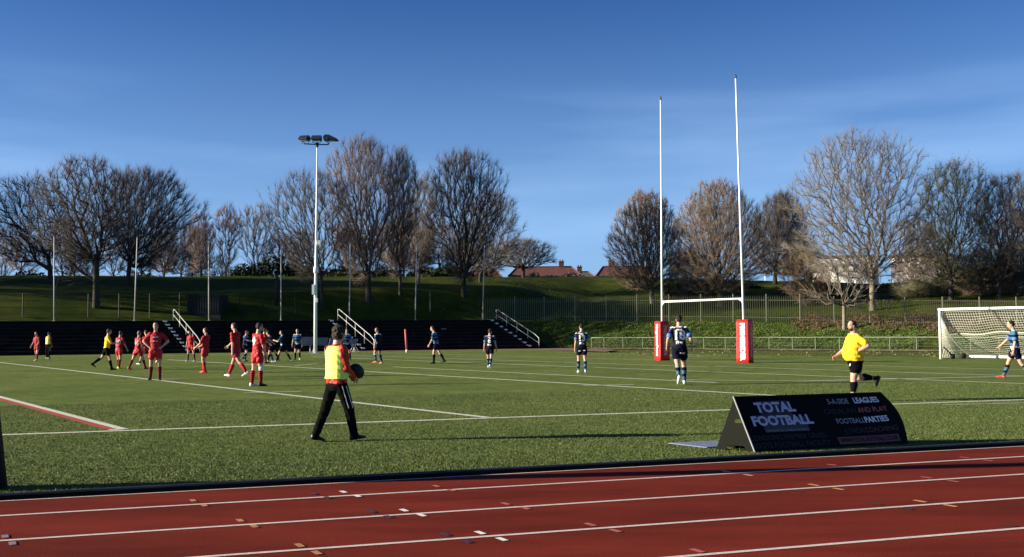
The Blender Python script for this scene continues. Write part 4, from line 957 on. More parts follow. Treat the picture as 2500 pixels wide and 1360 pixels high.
# dead stub and broken stick
q = ground_hit(672, 742); rt = empty('dead_trunk', q); tag(rt, 'short dead tree trunk left of the floodlight column on the bank', 'tree stump')
t_ = at(677, 672, q.y) - q; b = MB(); b.tube([(0, 0, -.2), t_ * .5 + Vector((.05, 0, 0)), t_], [.28, .16, .13], 8); b.build('trunk', BARK['trunk'], rt, True)
q = ground_hit(136, 708); rt = MB(); a_ = at(136, 706, q.y - .5) - q; rt.tube([a_, at(145, 672, q.y - .5) - q, at(137, 662, q.y - .5) - q], .05, 6); o = rt.build('broken_branch', BARK['pale'], None, True); o.location = q; tag(o, 'pale curved broken branch beside the leftmost pole', 'branch')

# --- evergreen bushes on the crest and shrubs at right
EG = 'dark evergreen bushes along the crest'
for i, (px, x0, x1, yt, where) in enumerate([(600, 565, 640, 640, 'left of the open bare tree'), (668, 630, 716, 612, 'behind the dead trunk'), (748, 705, 792, 630, 'behind the floodlight column'), (840, 800, 885, 640, 'left of the tallest middle tree'), (938, 900, 972, 645, 'right of the tallest middle tree'),
      (1040, 1005, 1072, 648, 'below the pale-trunked tree'), (1100, 1070, 1128, 640, 'left of the fan-shaped tree'), (1062, 1020, 1150, 655, 'lowest, behind the fan-shaped tree'), (340, 300, 385, 655, 'below the dome-shaped tree'), (70, 30, 118, 650, 'at the far left')]):
    bush('dark evergreen bush on the crest, ' + where, px, 674, x0, x1, yt, 124 + i % 3, L_dark, 1500, 'evergreen_bush', 'bush', 40 + i, (.14, .3), EG)
SG = 'brown winter shrubs on the right bank'
for i, (px, x0, x1, yt, Yb_, m_, n_, lab) in enumerate([
   (1965, 1925, 2010, 668, 106, L_brown, 2600, 'brown leafless shrub below the widest oak on its left'), (2055, 2010, 2110, 700, 104, L_olive, 1200, 'olive brown shrub directly above the pollarded tree'),
   (1690, 1640, 1745, 668, 106, L_brown, 2000, 'brown shrub in the gap between the two large hornbeams'), (2200, 2160, 2250, 688, 106, L_olive, 2000, 'olive shrub in front of the white building'), (2360, 2310, 2420, 625, 101, L_olive, 2600, 'tall olive shrub right of the white building'),
   (2450, 2400, 2520, 622, 100, L_brown, 2800, 'reddish brown shrub at the right edge'), (2140, 2095, 2180, 705, 104, L_brown, 1500, 'low brown shrub around the widest oak trunk'), (1820, 1790, 1850, 690, 112, L_dark, 1200, 'dark low shrub right of the largest hornbeam'),
   (2250, 2175, 2330, 606, 156, L_dark, 3000, 'dark hedge mass behind the white building')]):
    bush(lab, px, 705, x0, x1, yt, Yb_, m_, n_, 'shrub', 'shrub', 60 + i, (.10, .22), SG)
for i, (px, x0, x1, yt, lab) in enumerate([(1300, 1284, 1322, 660, 'straw-coloured garden shrub below the long red roof, left one'), (1345, 1322, 1372, 661, 'straw-coloured garden shrub below the long red roof, middle one'), (1400, 1378, 1424, 658, 'straw-coloured garden shrub below the chimney of the long red roof'), (1180, 1150, 1204, 660, 'straw-coloured garden shrub before the leftmost red roof'), (1560, 1530, 1590, 660, 'straw-coloured garden shrub beside the left hornbeam')]):
    bush(lab, px, 676, x0, x1, yt, 140, L_pale, 900, 'garden_shrub', 'shrub', 80 + i, (.12, .25), 'straw-coloured shrubs in front of the red-roofed houses')

# --- brambles on the right bank and rough growth, leaf by leaf
def bank_leaves(name, label, px0, px1, o0, o1, n, m, size, h, seed, thr=-.12):
    rng = np.random.default_rng(seed); px = rng.uniform(px0, px1, n); t = rng.random(n); C = []
    for a_, tt, q in zip(px, t, rng.random(n)):
        Yb_ = prof(a_)[0][0]; Y = Yb_ + o0 + (o1 - o0) * tt; X = (a_ - 1250) / 2500 * Y; nz_ = noise.noise(Vector((X * .55, Y * .55, seed))) + .5 * noise.noise(Vector((X * 1.7, Y * 1.7, seed)))
        if nz_ < thr: continue
        C.append((X, Y, tz(X, Y) + q * h * (.25 + max(0, nz_) * 1.6)))
    C = np.array(C); V, F = leaf_quads(C, rng.uniform(size[0], size[1], len(C)), rng); tag(mk(name, np_mesh(name, V, F), m), label, 'undergrowth', kind='stuff')
bank_leaves('bramble_bank', 'green bramble and ivy growth covering the bank behind the low railing', 1300, 2240, .1, 6.6, 95000, L_green, (.03, .07), .26, 7, -.5)
bank_leaves('bramble_bank_right', 'sparse green growth on the bank behind the football goal', 2200, 2700, .1, 5.0, 14000, L_green, (.035, .08), .3, 8, -.1)
bank_leaves('dead_bracken', 'brown dead undergrowth on the bank around the small tree and behind the goal', 1930, 2700, 4.6, 12, 34000, L_brown, (.035, .09), .4, 9, -.15)
bank_leaves('hill_tussocks', 'tussocks of rough grass scattered on the lit right slope', 1330, 2600, 9, 34, 14000, L_hillg, (.03, .065), .12, 10, .05)
bank_leaves('left_tussocks', 'tussocks of rough grass scattered on the left slope', -100, 1330, 9, 30, 14000, L_hillg, (.03, .065), .12, 12, .0)
# leaf litter in front of the low railing
rng = np.random.default_rng(77); C = []
for _ in range(800):
    px = rng.uniform(1480, 2560); py = rng.uniform(853.5, 871) + max(0, (px - 1900) * .006); g = G(px, py)
    if noise.noise(Vector((g.x * .5, g.y * .5, 2))) > -.1: C.append((g.x, g.y, .03 + .03 * rng.random()))
C = np.array(C); V, F = leaf_quads(C, rng.uniform(.03, .075, len(C)), rng); tag(mk('leaf_litter', np_mesh('leaf_litter', V, F), mat('litter', (.17, .16, .06), .8, vscale=3, col2=(.32, .30, .14))), 'pale dry leaves scattered on the grass before the low railing', 'leaf litter', kind='stuff')

# ---------------------------------------------------------------- houses
M_tile = mat('roof_tile', (.13, .05, .038), .85, var=.25, vscale=1.2, bump=.5, bscale=12); M_wall = mat('house_render', (.42, .36, .30), .9, var=.1, vscale=2)
M_brick = mat('chimney_brick', (.14, .07, .05), .9, var=.3, vscale=6); M_wglass = mat('window_glass', (.04, .05, .06), .1)
def house(label, x0, x1, rx0, rx1, yr, ye, Y, chim=(), tile=None):
    a_ = at(x0, ye, Y); c_ = at(x1, ye, Y); zr = at(rx0, yr, Y).z; W = c_.x - a_.x; gz = tz((a_.x + c_.x) / 2, Y) - .3; base = Vector((a_.x + W / 2, Y, gz)); ze = a_.z - gz; zr -= gz; Dp = 7.5
    r0x = at(rx0, yr, Y).x - base.x; r1x = at(rx1, yr, Y).x - base.x
    rt = empty('house', base); tag(rt, label, 'house')
    b = MB(); b.box((0, Dp / 2, ze / 2), (W - .6, Dp - .6, ze)); b.build('wall', M_wall, rt)
    b = MB(); h = W / 2; v = [(-h, 0, ze - .05), (h, 0, ze - .05), (h, Dp, ze - .05), (-h, Dp, ze - .05), (r0x, Dp / 2, zr), (r1x, Dp / 2, zr)]
    b.add(v, [(0, 1, 5, 4), (1, 2, 5), (2, 3, 4, 5), (3, 0, 4), (3, 2, 1, 0)]); ro = b.build('roof', tile or M_tile, rt)
    b = MB(); b.tube([(r0x, Dp / 2, zr + .03), (r1x, Dp / 2, zr + .03)], .13, 6); b.tube([(-h, 0, ze), (r0x, Dp / 2, zr + .03)], .09, 5); b.tube([(h, 0, ze), (r1x, Dp / 2, zr + .03)], .09, 5); b.build('ridge_tiles', M_brick, ro)
    for cx, cw, ch in chim:
        X = at(cx, yr, Y).x - base.x; b = MB(); b.box((X, Dp / 2, zr + ch / 2 - .5), (cw, .7, ch + 1)); b.box((X, Dp / 2, zr + ch + .02), (cw + .16, .86, .12)); co = b.build('chimney', M_brick, rt)
        for q in (-.25, .25):
            b = MB(); b.tube([(X + q * cw, Dp / 2, zr + ch + .08), (X + q * cw, Dp / 2, zr + ch + .38)], .12, 8); b.build('chimney_pot', M_tile, co)
    n = max(2, int(W / 3.2))
    for i in range(n):
        xx = -W / 2 + W * (i + .5) / n; b = MB(); b.box((xx, .29, ze * .55), (1.2, .06, 1.2)); f = b.build('window', M_white, rt); g = MB(); g.box((xx, .25, ze * .55), (1.02, .04, 1.02)); g.build('pane', M_wglass, f)
house('leftmost red-roofed house, partly behind the fan-shaped tree', 1140, 1226, 1150, 1206, 652, 675, 176, ())
house('long red hipped-roof house with one chimney behind the round oak', 1240, 1422, 1262, 1398, 649, 674, 180, ((1373, .9, .9), (1271, .7, .5)))
house('small low-roofed house with side chimney between the two long red roofs', 1405, 1452, 1420, 1440, 661, 675, 188, ((1418, .9, .9),), mat('roof_grey', (.10, .085, .075), .85, var=.2, vscale=2))
house('red hipped-roof house with chimney left of the left hornbeam', 1455, 1600, 1476, 1580, 648, 673, 178, ((1498, 1.1, 1.0),))
M_wwall = mat('white_wall', (.80, .79, .74), .8, var=.05, vscale=1); M_flat = mat('flat_roof', (.05, .05, .05), .8)
def block(label, x0, x1, yt, Y, cols, rows=2, Dp=9):
    a_ = at(x0, yt, Y); c_ = at(x1, yt, Y); W = c_.x - a_.x; gz = tz((a_.x + c_.x) / 2, Y) - .3; base = Vector((a_.x + W / 2, Y, gz)); H = a_.z - gz
    rt = empty('flat_roofed_building', base, -rad(26)); tag(rt, label, 'building'); b = MB(); b.box((0, Dp / 2, H / 2), (W, Dp, H)); b.build('wall', M_wwall, rt)
    b = MB(); b.box((0, Dp / 2, H + .15), (W + .5, Dp + .5, .3)); b.build('roof', M_flat, rt)
    for r in range(rows):
        for i in range(cols):
            xx = -W / 2 + W * (i + .5) / cols; zz = H - 1.5 - r * 2.7
            if zz < .8: continue
            b = MB(); b.box((xx, -.02, zz), (W / cols * .5, .08, 1.2)); f = b.build('window', M_white, rt); g = MB()
            for q in (-.12, .12): g.box((xx + W / cols * q, -.05, zz), (W / cols * .21, .05, 1.05))
            g.build('pane', M_wglass, f)
block('long white flat-roofed building behind the widest oak, left one', 1978, 2122, 630, 142, 6)
block('white flat-roofed building with windows between widest oak and olive-tinted tree', 2178, 2316, 627, 138, 4)
block('low pale building glimpsed at the right edge behind the shrubs', 2468, 2620, 640, 140, 5)
# ---------------------------------------------------------------- people
def stripes(name, axis_stops, extra=None, rough=.75):
    """colour by object-space height: list of (z, colour); constant steps. extra: front list used where x > 0"""
    m = bpy.data.materials.new(name); m.use_nodes = True; nt = m.node_tree; b = nt.nodes['Principled BSDF']; b.inputs['Roughness'].default_value = rough; b.inputs['Specular IOR Level'].default_value = .12
    t = nt.nodes.new('ShaderNodeTexCoord'); s = nt.nodes.new('ShaderNodeSeparateXYZ'); nt.links.new(t.outputs['Object'], s.inputs[0])
    def ramp(stops):
        r = nt.nodes.new('ShaderNodeValToRGB'); r.color_ramp.interpolation = 'CONSTANT'; d = nt.nodes.new('ShaderNodeMath'); d.operation = 'DIVIDE'; d.inputs[1].default_value = 2.0
        nt.links.new(s.outputs[2], d.inputs[0]); nt.links.new(d.outputs[0], r.inputs[0]); el = r.color_ramp.elements
        while len(el) < len(stops): el.new(.5)
        for i, (z, c) in enumerate(stops): el[i].position = z / 2
        for i, (z, c) in enumerate(stops): el[i].color = (*c, 1)
        return r.outputs[0]
    o = ramp(axis_stops)
    if extra:
        f = ramp(extra); g = nt.nodes.new('ShaderNodeMath'); g.operation = 'GREATER_THAN'; g.inputs[1].default_value = 0.0; nt.links.new(s.outputs[0], g.inputs[0])
        x = nt.nodes.new('ShaderNodeMix'); x.data_type = 'RGBA'; nt.links.new(g.outputs[0], x.inputs[0]); nt.links.new(o, x.inputs[6]); nt.links.new(f, x.inputs[7]); o = x.outputs[2]
    nt.links.new(o, b.inputs['Base Color'])
    n2 = nt.nodes.new('ShaderNodeTexNoise'); n2.inputs['Scale'].default_value = 14; nt.links.new(t.outputs['Object'], n2.inputs['Vector'])
    bp = nt.nodes.new('ShaderNodeBump'); bp.inputs['Strength'].default_value = .6; bp.inputs['Distance'].default_value = .02; nt.links.new(n2.outputs[0], bp.inputs['Height']); nt.links.new(bp.outputs[0], b.inputs['Normal'])
    return m
NAVY = (.005, .006, .018); BLUE = (.045, .13, .26); WHT = (.78, .78, .76); RED = (.40, .007, .012); DRED = (.15, .006, .010)
C = dict(
 red=mat('kit_red', RED, .7, var=.12, vscale=9, bump=.6, bscale=14), redshort=mat('kit_red_shorts', (.44, .009, .016), .6, var=.1, vscale=9, bump=.6, bscale=14),
 navyback=stripes('kit_navy', [(0, NAVY), (1.47, WHT), (1.50, NAVY)], [(0, WHT), (.98, BLUE), (1.10, NAVY), (1.20, BLUE), (1.28, NAVY), (1.31, NAVY), (1.35, BLUE), (1.455, WHT)]),
 hoop=stripes('kit_hoops', [(0, WHT), (.99, BLUE), (1.10, NAVY), (1.19, BLUE), (1.28, NAVY), (1.34, BLUE), (1.455, WHT)]),
 navy=mat('kit_navy_plain', NAVY, .8, spec=.06, bump=.6, bscale=14), black=mat('cloth_black', (.0035, .0035, .004), .85, bump=.4, bscale=14, spec=.05), yellow=mat('kit_yellow', (.90, .55, .02), .7, var=.06, vscale=8, bump=.8, bscale=12),
 bib=mat('bib_yellow', (.84, .93, .16), .65, var=.05, vscale=6, bump=.6, bscale=9), jacket=mat('jacket_red', (.50, .03, .012), .5, var=.12, vscale=10, bump=1, bscale=12), white=mat('kit_white', (.8, .8, .78), .7),
 sockr=mat('sock_dark_red', (.13, .008, .012), .85), sockred=mat('sock_red', (.42, .012, .02), .85), sockn=mat('sock_black', (.005, .005, .006), .9, spec=.05),
 sockhoop=stripes('sock_hooped', [(0, DRED)] + [x for k in range(7) for x in ((.08 + k * .06, (.40, .015, .02)), (.11 + k * .06, (.05, .005, .008)))]),
 sockblue=stripes('sock_blue', [(0, WHT), (.10, (.05, .13, .20)), (.20, NAVY), (.27, (.05, .13, .20)), (.36, NAVY), (.45, (.25, .3, .32))]),
 bblack=mat('boot_black', (.012, .012, .012), .4), bwhite=mat('boot_white', (.75, .76, .70), .4), byellow=mat('boot_yellow', (.80, .72, .05), .4), bred=mat('boot_red', (.60, .06, .03), .4), borange=mat('boot_orange', (.70, .22, .12), .4),
 hdark=mat('hair_dark', (.014, .010, .008), .6, var=.4, vscale=30, bump=1.5, bscale=60), hbrown=mat('hair_brown', (.035, .020, .012), .6, var=.5, vscale=30, bump=2, bscale=50), hfair=mat('hair_fair', (.20, .13, .07), .6, var=.3, vscale=30),
 skin=mat('skin', (.52, .30, .20), .5, var=.06, vscale=8), skin2=mat('skin_tan', (.36, .19, .12), .5, var=.06, vscale=8), eye=mat('eye_dark', (.02, .015, .012), .3), lip=mat('lip', (.30, .10, .08), .5), beard=mat('beard', (.05, .025, .015), .9))
def remesh(me, vox, smooth=2):
    o = bpy.data.objects.new('r', me); COL.objects.link(o); r = o.modifiers.new('r', 'REMESH'); r.mode = 'VOXEL'; r.voxel_size = vox; r.adaptivity = 0
    s = o.modifiers.new('s', 'SMOOTH'); s.iterations = smooth; s.factor = .5
    dg = bpy.context.evaluated_depsgraph_get(); out = bpy.data.meshes.new_from_object(o.evaluated_get(dg)); bpy.data.objects.remove(o); bpy.data.meshes.remove(me); return out
def wrinkle(me, amp, fr=(9, 9, 14), seed=0):
    n = len(me.vertices); co = np.zeros(n * 3, np.float32); me.vertices.foreach_get('co', co); co = co.reshape(-1, 3); no = np.zeros(n * 3, np.float32); me.vertex_normals.foreach_get('vector', no); no = no.reshape(-1, 3)
    ph = seed * 1.7; x, y, z = co[:, 0], co[:, 1], co[:, 2]
    w = np.sin(z * fr[2] * 2.1 + 5 * np.sin(x * fr[0] + ph) + 4 * np.sin(y * fr[1] + ph * 2)) * .6 + np.sin(z * fr[2] * 4.3 + 7 * x * 2 + 9 * np.sin(y * 8 + ph)) * .4
    co += no * (w * amp)[:, None]; me.vertices.foreach_set('co', co.ravel()); me.update()
def ik(S, T, l1, l2, pole):
    d = T - S; L = min(d.length, (l1 + l2) * .995); d = d.normalized() * L; T = S + d
    a_ = (l1 * l1 - l2 * l2 + L * L) / (2 * L); h = math.sqrt(max(0, l1 * l1 - a_ * a_)); u = d.normalized(); p = (pole - u * pole.dot(u)).normalized()
    return S + u * a_ + p * h, T
people_n = [0]
def person(label, px, py, head_py, face, shirt='red', shorts='redshort', socks='sockr', boots='bwhite', hair='hdark', skin='skin', num=None, lean=4, side=0, twist=0, legs=None, arms=None, hyaw=0, hpitch=0,
           belly=0, build=1.0, longsl=False, trousers=None, bib=None, vox=.017, numcol=None, numsize=.30, cuff=None, shortpatch=None, hz=0, extra=None, numz=1.24, bootsb=None, group=None, hairlong=False, beard=False, numx=0, strapknee=False, collar=None):
    people_n[0] += 1; sd = people_n[0]; fwd = Vector((1, 0, 0))
    legs = legs or ((8, 4, 4, 0), (-8, 4, 6, -5)); arms = arms or ((0, 8, 12), (0, 8, 12))
    P = Vector((0, 0, .95)); TM = Matrix.Rotation(rad(twist), 3, 'Z') @ Matrix.Rotation(rad(lean), 3, 'Y') @ Matrix.Rotation(rad(-side), 3, 'X')
    tp = lambda x, y, z: P + TM @ Vector((x, y, z))
    J = {}
    for sgn, lg, nm in ((1, legs[0], 'L'), (-1, legs[1], 'R')):
        f, a_, k, fp = [rad(q) for q in lg[:4]]; yw = rad(lg[4]) if len(lg) > 4 else sgn * rad(8); Rz = Matrix.Rotation(yw, 3, 'Z')
        hip = P + Vector((0, sgn * .095, -.04)); th = Vector((math.sin(f) * math.cos(a_), sgn * math.sin(a_), -math.cos(f) * math.cos(a_)))
        kn = hip + th * .43; g = f - k; sh = Vector((math.sin(g), sgn * math.sin(a_) * .7, -math.cos(g))).normalized(); an = kn + sh * .43
        ff = Rz @ Vector((math.cos(fp), 0, math.sin(fp))); J[nm] = (hip, kn, an, ff, sh)
    def footlow(q): an, ff = q[2], q[3]; s = an - Vector((0, 0, 0)); up = Vector((-ff.z * 1.0, 0, 1)).normalized(); pts = [an - Vector((0, 0, .075)) - ff * .05, an - Vector((0, 0, .07)) + ff * .17]; return min(p_.z for p_ in pts)
    low = min(footlow(J['L']), footlow(J['R'])); dz = Vector((0, 0, -low + .005 + hz)); P = P + dz
    for k in J: h_, kn, an, ff, sh = J[k]; J[k] = (h_ + dz, kn + dz, an + dz, ff, sh)
    AR = {}
    for sgn, am, nm in ((1, arms[0], 'L'), (-1, arms[1], 'R')):
        S = tp(-.005, sgn * .172, .472)
        if am[0] == 'ik':
            T = Vector(am[1]); T = P + TM @ (T - Vector((0, 0, .95))); E, W = ik(S, T, .30, .265, TM @ Vector(am[2])); 
        else:
            f, a_, e = [rad(q) for q in am[:3]]; t_ = rad(am[3]) if len(am) > 3 else rad(15)
            u = TM @ Vector((math.sin(f) * math.cos(a_), sgn * math.sin(a_), -math.cos(f) * math.cos(a_))); bd = TM @ Vector((math.cos(t_), -sgn * math.sin(t_), .0)); bd = (bd - u * bd.dot(u)).normalized()
            E = S + u * .30; W = E + (u * math.cos(e) + bd * math.sin(e)) * .265
        AR[nm] = (S, E, W)
    HM = TM.copy() @ Matrix.Rotation(rad(-lean * .6), 3, 'Y') @ Matrix.Rotation(rad(hyaw), 3, 'Z') @ Matrix.Rotation(rad(hpitch), 3, 'Y'); nb = tp(0, 0, .535); hc = nb + (TM @ Vector((.012, 0, .085))) + HM @ Vector((.02, 0, .105))
    hp = lambda x, y, z: hc + HM @ Vector((x, y, z))
    root = empty('person', G(px, py), math.pi / 2 - rad(face)); tag(root, label, 'person', group)
    # -------- skin
    b = MB()
    def loft(b, secs, n=18, f=tp):
        rr = []
        for z, rx, ry, xo in secs: rr.append([f(xo + rx * math.cos(q), ry * math.sin(q), z) for q in [2 * math.pi * j / n for j in range(n)]])
        b.rings(rr)
    B_ = build
    torso = [(-.12, .07, .10, 0), (-.06, .10, .150, -.005), (0, .105, .158, -.005), (.10, .098, .140, 0), (.20, .10, .145, .005), (.32, .112, .168, .008), (.41, .110, .176, .0), (.47, .086, .160, -.01), (.515, .062, .100, -.01), (.57, .052, .055, 0)]
    loft(b, [(z, rx * .93 * B_, ry * .93 * B_, xo) for z, rx, ry, xo in torso])
    loft(b, [(-.118, .022, .022, .050), (-.10, .048, .040, .036), (-.07, .070, .054, .018), (-.03, .086, .066, .006), (.02, .093, .073, 0), (.06, .090, .073, -.003), (.09, .074, .060, -.005), (.112, .040, .034, -.006)], 16, hp)
    b.cap(hp(.084, 0, .012), hp(.104, 0, -.026), .010, .016, 8, k=3); b.cap(hp(.082, .035, .030), hp(.082, -.035, .030), .012, .012, 8, k=2)
    for sgn in (1, -1): b.ell(hp(-.006, sgn * .076, -.008), .022, .010, .032, HM, 8, 6)
    b.cap(tp(-.01, 0, .50), hp(-.02, 0, -.06), .060 * B_, .055 * B_, 12, k=3)
    for nm, sgn in (('L', 1), ('R', -1)):
        S, E, W = AR[nm]; b.cap(S, E, .056 * B_, .042 * B_, 12); b.cap(E, E.lerp(W, .35), .042 * B_, .043 * B_, 12); b.cap(E.lerp(W, .35), W, .043 * B_, .027, 12)
        hip, kn, an, ff, sh = J[nm]
        if trousers: b.cap(hip, kn, .07, .045, 12); b.cap(kn, an, .045, .035, 12); continue
        b.cap(hip, hip.lerp(kn, .4), .092 * B_, .086 * B_, 14); b.cap(hip.lerp(kn, .4), kn, .086 * B_, .056 * B_, 14)
        back = (Vector((-1, 0, 0)) - sh * Vector((-1, 0, 0)).dot(sh)).normalized(); cm = kn.lerp(an, .32) + back * .018; b.cap(kn, cm, .054 * B_, .060 * B_, 12); b.cap(cm, an, .058 * B_, .036, 12); b.cap(an, an - Vector((0, 0, .03)) + ff * .05, .038, .036, 8)
    # palms
    hands = []
    for nm, sgn in (('L', 1), ('R', -1)):
        S, E, W = AR[nm]; w = (W - E).normalized(); inn = Vector((0, -sgn, 0)); n_ = (inn - w * inn.dot(w)).normalized(); lat = w.cross(n_); hands.append((W, w, n_, lat))
        b.cap(W, W + w * .05, .026, .030, 8, k=2); b.ell(W + w * .062, .047, .040, .022, Matrix((w, lat, n_)).transposed(), 10, 6)
    me = remesh(b.mesh('body'), vox * .98, 2)
    fb2 = MB()
    for W, w, n_, lat in hands:
        for k, (o_, L_) in enumerate(((-.030, .068), (-.010, .078), (.010, .073), (.029, .058))):
            p0 = W + w * .088 + lat * o_; c1 = .35 + .1 * k; d1 = (w * math.cos(c1) + n_ * math.sin(c1)); d2 = (w * math.cos(c1 * 2.2) + n_ * math.sin(c1 * 2.2)); fb2.cap(p0 - w * .015, p0 + d1 * L_ * .5, .0100, .0092, 6, k=2); fb2.cap(p0 + d1 * L_ * .5, p0 + d1 * L_ * .5 + d2 * L_ * .5, .0092, .0080, 6, k=2)
        s_ = -1; q0 = W + w * .03 + lat * s_ * .022; q1 = q0 + (w * .6 + lat * s_ * .7 + n_ * .3).normalized() * .042; fb2.cap(q0, q1, .0125, .011, 6, k=2); fb2.cap(q1, q1 + (w * .85 + lat * s_ * .2 + n_ * .4).normalized() * .034, .011, .009, 6, k=2)
    bm = bmesh.new(); bm.from_mesh(me); fm = fb2.mesh('f'); bm.from_mesh(fm); bm.to_mesh(me); bm.free(); bpy.data.meshes.remove(fm)
    body = mk('body', me, C[skin], root, True)
    # face
    for sgn in (1, -1):
        e = MB(); e.ell(hp(.083, sgn * .031, .008), .010, .013, .007, HM, 8, 5); e.build('eye', C['eye'], root, True)
    e = MB(); e.ell(hp(.080, 0, -.062), .010, .024, .006, HM, 8, 5); e.build('mouth', C['lip'], root, True)
    if beard:
        e = MB(); e.ell(hp(.040, 0, -.080), .055, .060, .048, HM, 12, 8); e.build('beard', C['beard'], root, True)
    # hair
    h = MB(); h.ell(hp(-.016, 0, .034), .094, .083, .094, HM, 16, 10); h.ell(hp(-.040, 0, -.010), .070, .074, .075, HM, 14, 8)
    if hairlong: h.ell(hp(-.030, 0, -.03), .090, .092, .100, HM, 14, 8); h.ell(hp(-.01, 0, .05), .112, .096, .092, HM, 14, 8)
    hm = remesh(h.mesh('hair'), .012, 1); wrinkle(hm, .004 if not hairlong else .007, (40, 40, 30), sd); mk('hair', hm, C[hair], root, True)
    # -------- shirt
    b = MB(); q = 1.10 * B_
    secs = [(-.055, .118, .172, 0), (.0, .122, .170, 0), (.10, .118, .158, .004), (.20, .118, .160, .006), (.32, .124, .176, .008), (.41, .119, .182, 0), (.47, .096, .166, -.01), (.515, .072, .110, -.01), (.54, .055, .07, -.005)]
    loft(b, [(z, (rx + (belly * math.exp(-((z - .12) / .16) ** 2))) * B_, (ry + belly * .7 * math.exp(-((z - .1) / .18) ** 2)) * B_, xo + belly * .7 * math.exp(-((z - .12) / .15) ** 2)) for z, rx, ry, xo in secs], 22)
    for nm in 'LR':
        S, E, W = AR[nm]; en = W.lerp(E, .06) if longsl else S.lerp(E, .72)
        if longsl: b.cap(S, E, .070 * B_, .060 * B_, 12); b.cap(E, en, .060, .042, 12)
        else: b.cap(S, en, .066 * B_, .062 * B_, 12, k=3)
    me = remesh(b.mesh('shirt'), vox, 1); wrinkle(me, .010, seed=sd); so = mk('jacket' if longsl else 'shirt', me, C[shirt], root, True)
    bvh = BVHTree.FromPolygons([v.co.copy() for v in me.vertices], [tuple(p_.vertices) for p_ in me.polygons])
    if bib:
        b = MB(); loft(b, [(z, (rx + .020) * B_, (ry + .018) * B_, xo) for z, rx, ry, xo in [(.02, .122, .176, 0), (.10, .120, .168, .004), (.20, .120, .166, .006), (.32, .126, .176, .008), (.41, .124, .172, 0), (.475, .102, .156, -.01), (.53, .074, .098, -.01)]], 22)
        bm_ = remesh(b.mesh('bib'), vox * .8, 1); wrinkle(bm_, .005, seed=sd + 3); bo = mk('bib', bm_, C[bib], root, True)
    if collar:
        b = MB(); b.tube([tp(-.01, 0, .515), tp(-.012, 0, .56)], [.085, .072], 14); b.build('collar', C[collar], root, True)
    if cuff:
        for nm in 'LR':
            S, E, W = AR[nm]; b = MB(); d_ = (E - S).normalized(); c0 = S.lerp(E, .52); b.tube([c0, c0 + d_ * .09], [.072 * B_, .070 * B_], 14); b.build('cuff', mat('cuff_blue', (.08, .20, .45), .7), so, True)
    # -------- shorts / trousers
    b = MB(); loft(b, [(-.17, .10, .13, 0), (-.10, .120, .172, -.004), (-.02, .124, .174, -.004), (.03, .112, .160, 0)] , 20)
    for nm in 'LR':
        hip, kn, an, ff, sh = J[nm]
        if trousers: b.cap(hip, kn, .108, .080, 14); b.cap(kn, an + sh * .02, .080, .062, 14)
        else: e_ = hip.lerp(kn, .50); b.cap(hip, e_, .108 * B_, .104 * B_, 14, k=2)
    me = remesh(b.mesh('shorts'), vox, 1); wrinkle(me, .009 if not trousers else .004, seed=sd + 1); sho = mk('trousers' if trousers else 'shorts', me, C[trousers or shorts], root, True)
    if trousers:
        hip, kn, an, ff, sh = J['R']; b = MB()
        for dx in (-.018, .018):
            for aa, bb in ((.12, .98),):
                tb_ = BVHTree.FromPolygons([v.co.copy() for v in me.vertices], [tuple(p_.vertices) for p_ in me.polygons]); pts_ = []
                for i in range(14):
                    t = aa + (bb - aa) * i / 13; c0 = hip.lerp(kn, t) + Vector((dx * 2 - .01, -.4, 0)); hit = tb_.ray_cast(c0, Vector((0, 1, 0)))
                    if hit[0]: pts_.append(hit[0] + Vector((0, -.004, 0)))
                if len(pts_) > 3: b.tube(pts_, .006, 5)
        if b.v: b.build('side_stripe', C['white'], sho)
    if shortpatch:
        tb_ = BVHTree.FromPolygons([v.co.copy() for v in me.vertices], [tuple(p_.vertices) for p_ in me.polygons])
        for (yy, zz, w_, h_, sx) in shortpatch:
            vs = [];  
            for i in range(5):
                for j in range(3):
                    o_ = Vector((sx * 1.0, yy + w_ * (i / 4 - .5), zz + h_ * (j / 2 - .5) + dz.z)); hit = tb_.ray_cast(o_, Vector((-sx, 0, 0))); vs.append((hit[0] if hit[0] else o_ * .1) + Vector((sx * .005, 0, 0)))
            b = MB(); b.add(vs, [(i * 3 + j, (i + 1) * 3 + j, (i + 1) * 3 + j + 1, i * 3 + j + 1) for i in range(4) for j in range(2)]); b.build('patch', C['white'], sho)
    # -------- socks, boots
    for nm, sgn in (('L', 1), ('R', -1)):
        hip, kn, an, ff, sh = J[nm]
        if not trousers:
            back = (Vector((-1, 0, 0)) - sh * Vector((-1, 0, 0)).dot(sh)).normalized(); cm = kn.lerp(an, .32) + back * .018; top = kn.lerp(an, .16) + back * .008
            if socks != 'none': b = MB(); lowk = kn.lerp(an, .70) if socks == 'sockr' and sd % 3 == 0 else None; b.tube([(lowk or top), (lowk.lerp(an, .3) if lowk else cm), (lowk or cm).lerp(an, .6), an + sh * .02], [.050 * B_ if lowk else .060 * B_, .052 if lowk else .066 * B_, .050, .043], 14); b.build('sock', C[socks], root, True)
            if strapknee and nm == 'R': b = MB(); b.tube([kn - sh * .10, kn, kn + sh * .08], [.070, .066, .062], 12); b.build('knee_strap', C['white'], root, True)
        si = Vector((0, 0, 1)).cross(ff).normalized(); up = ff.cross(si).normalized(); o_ = an - up * .035; rr = []
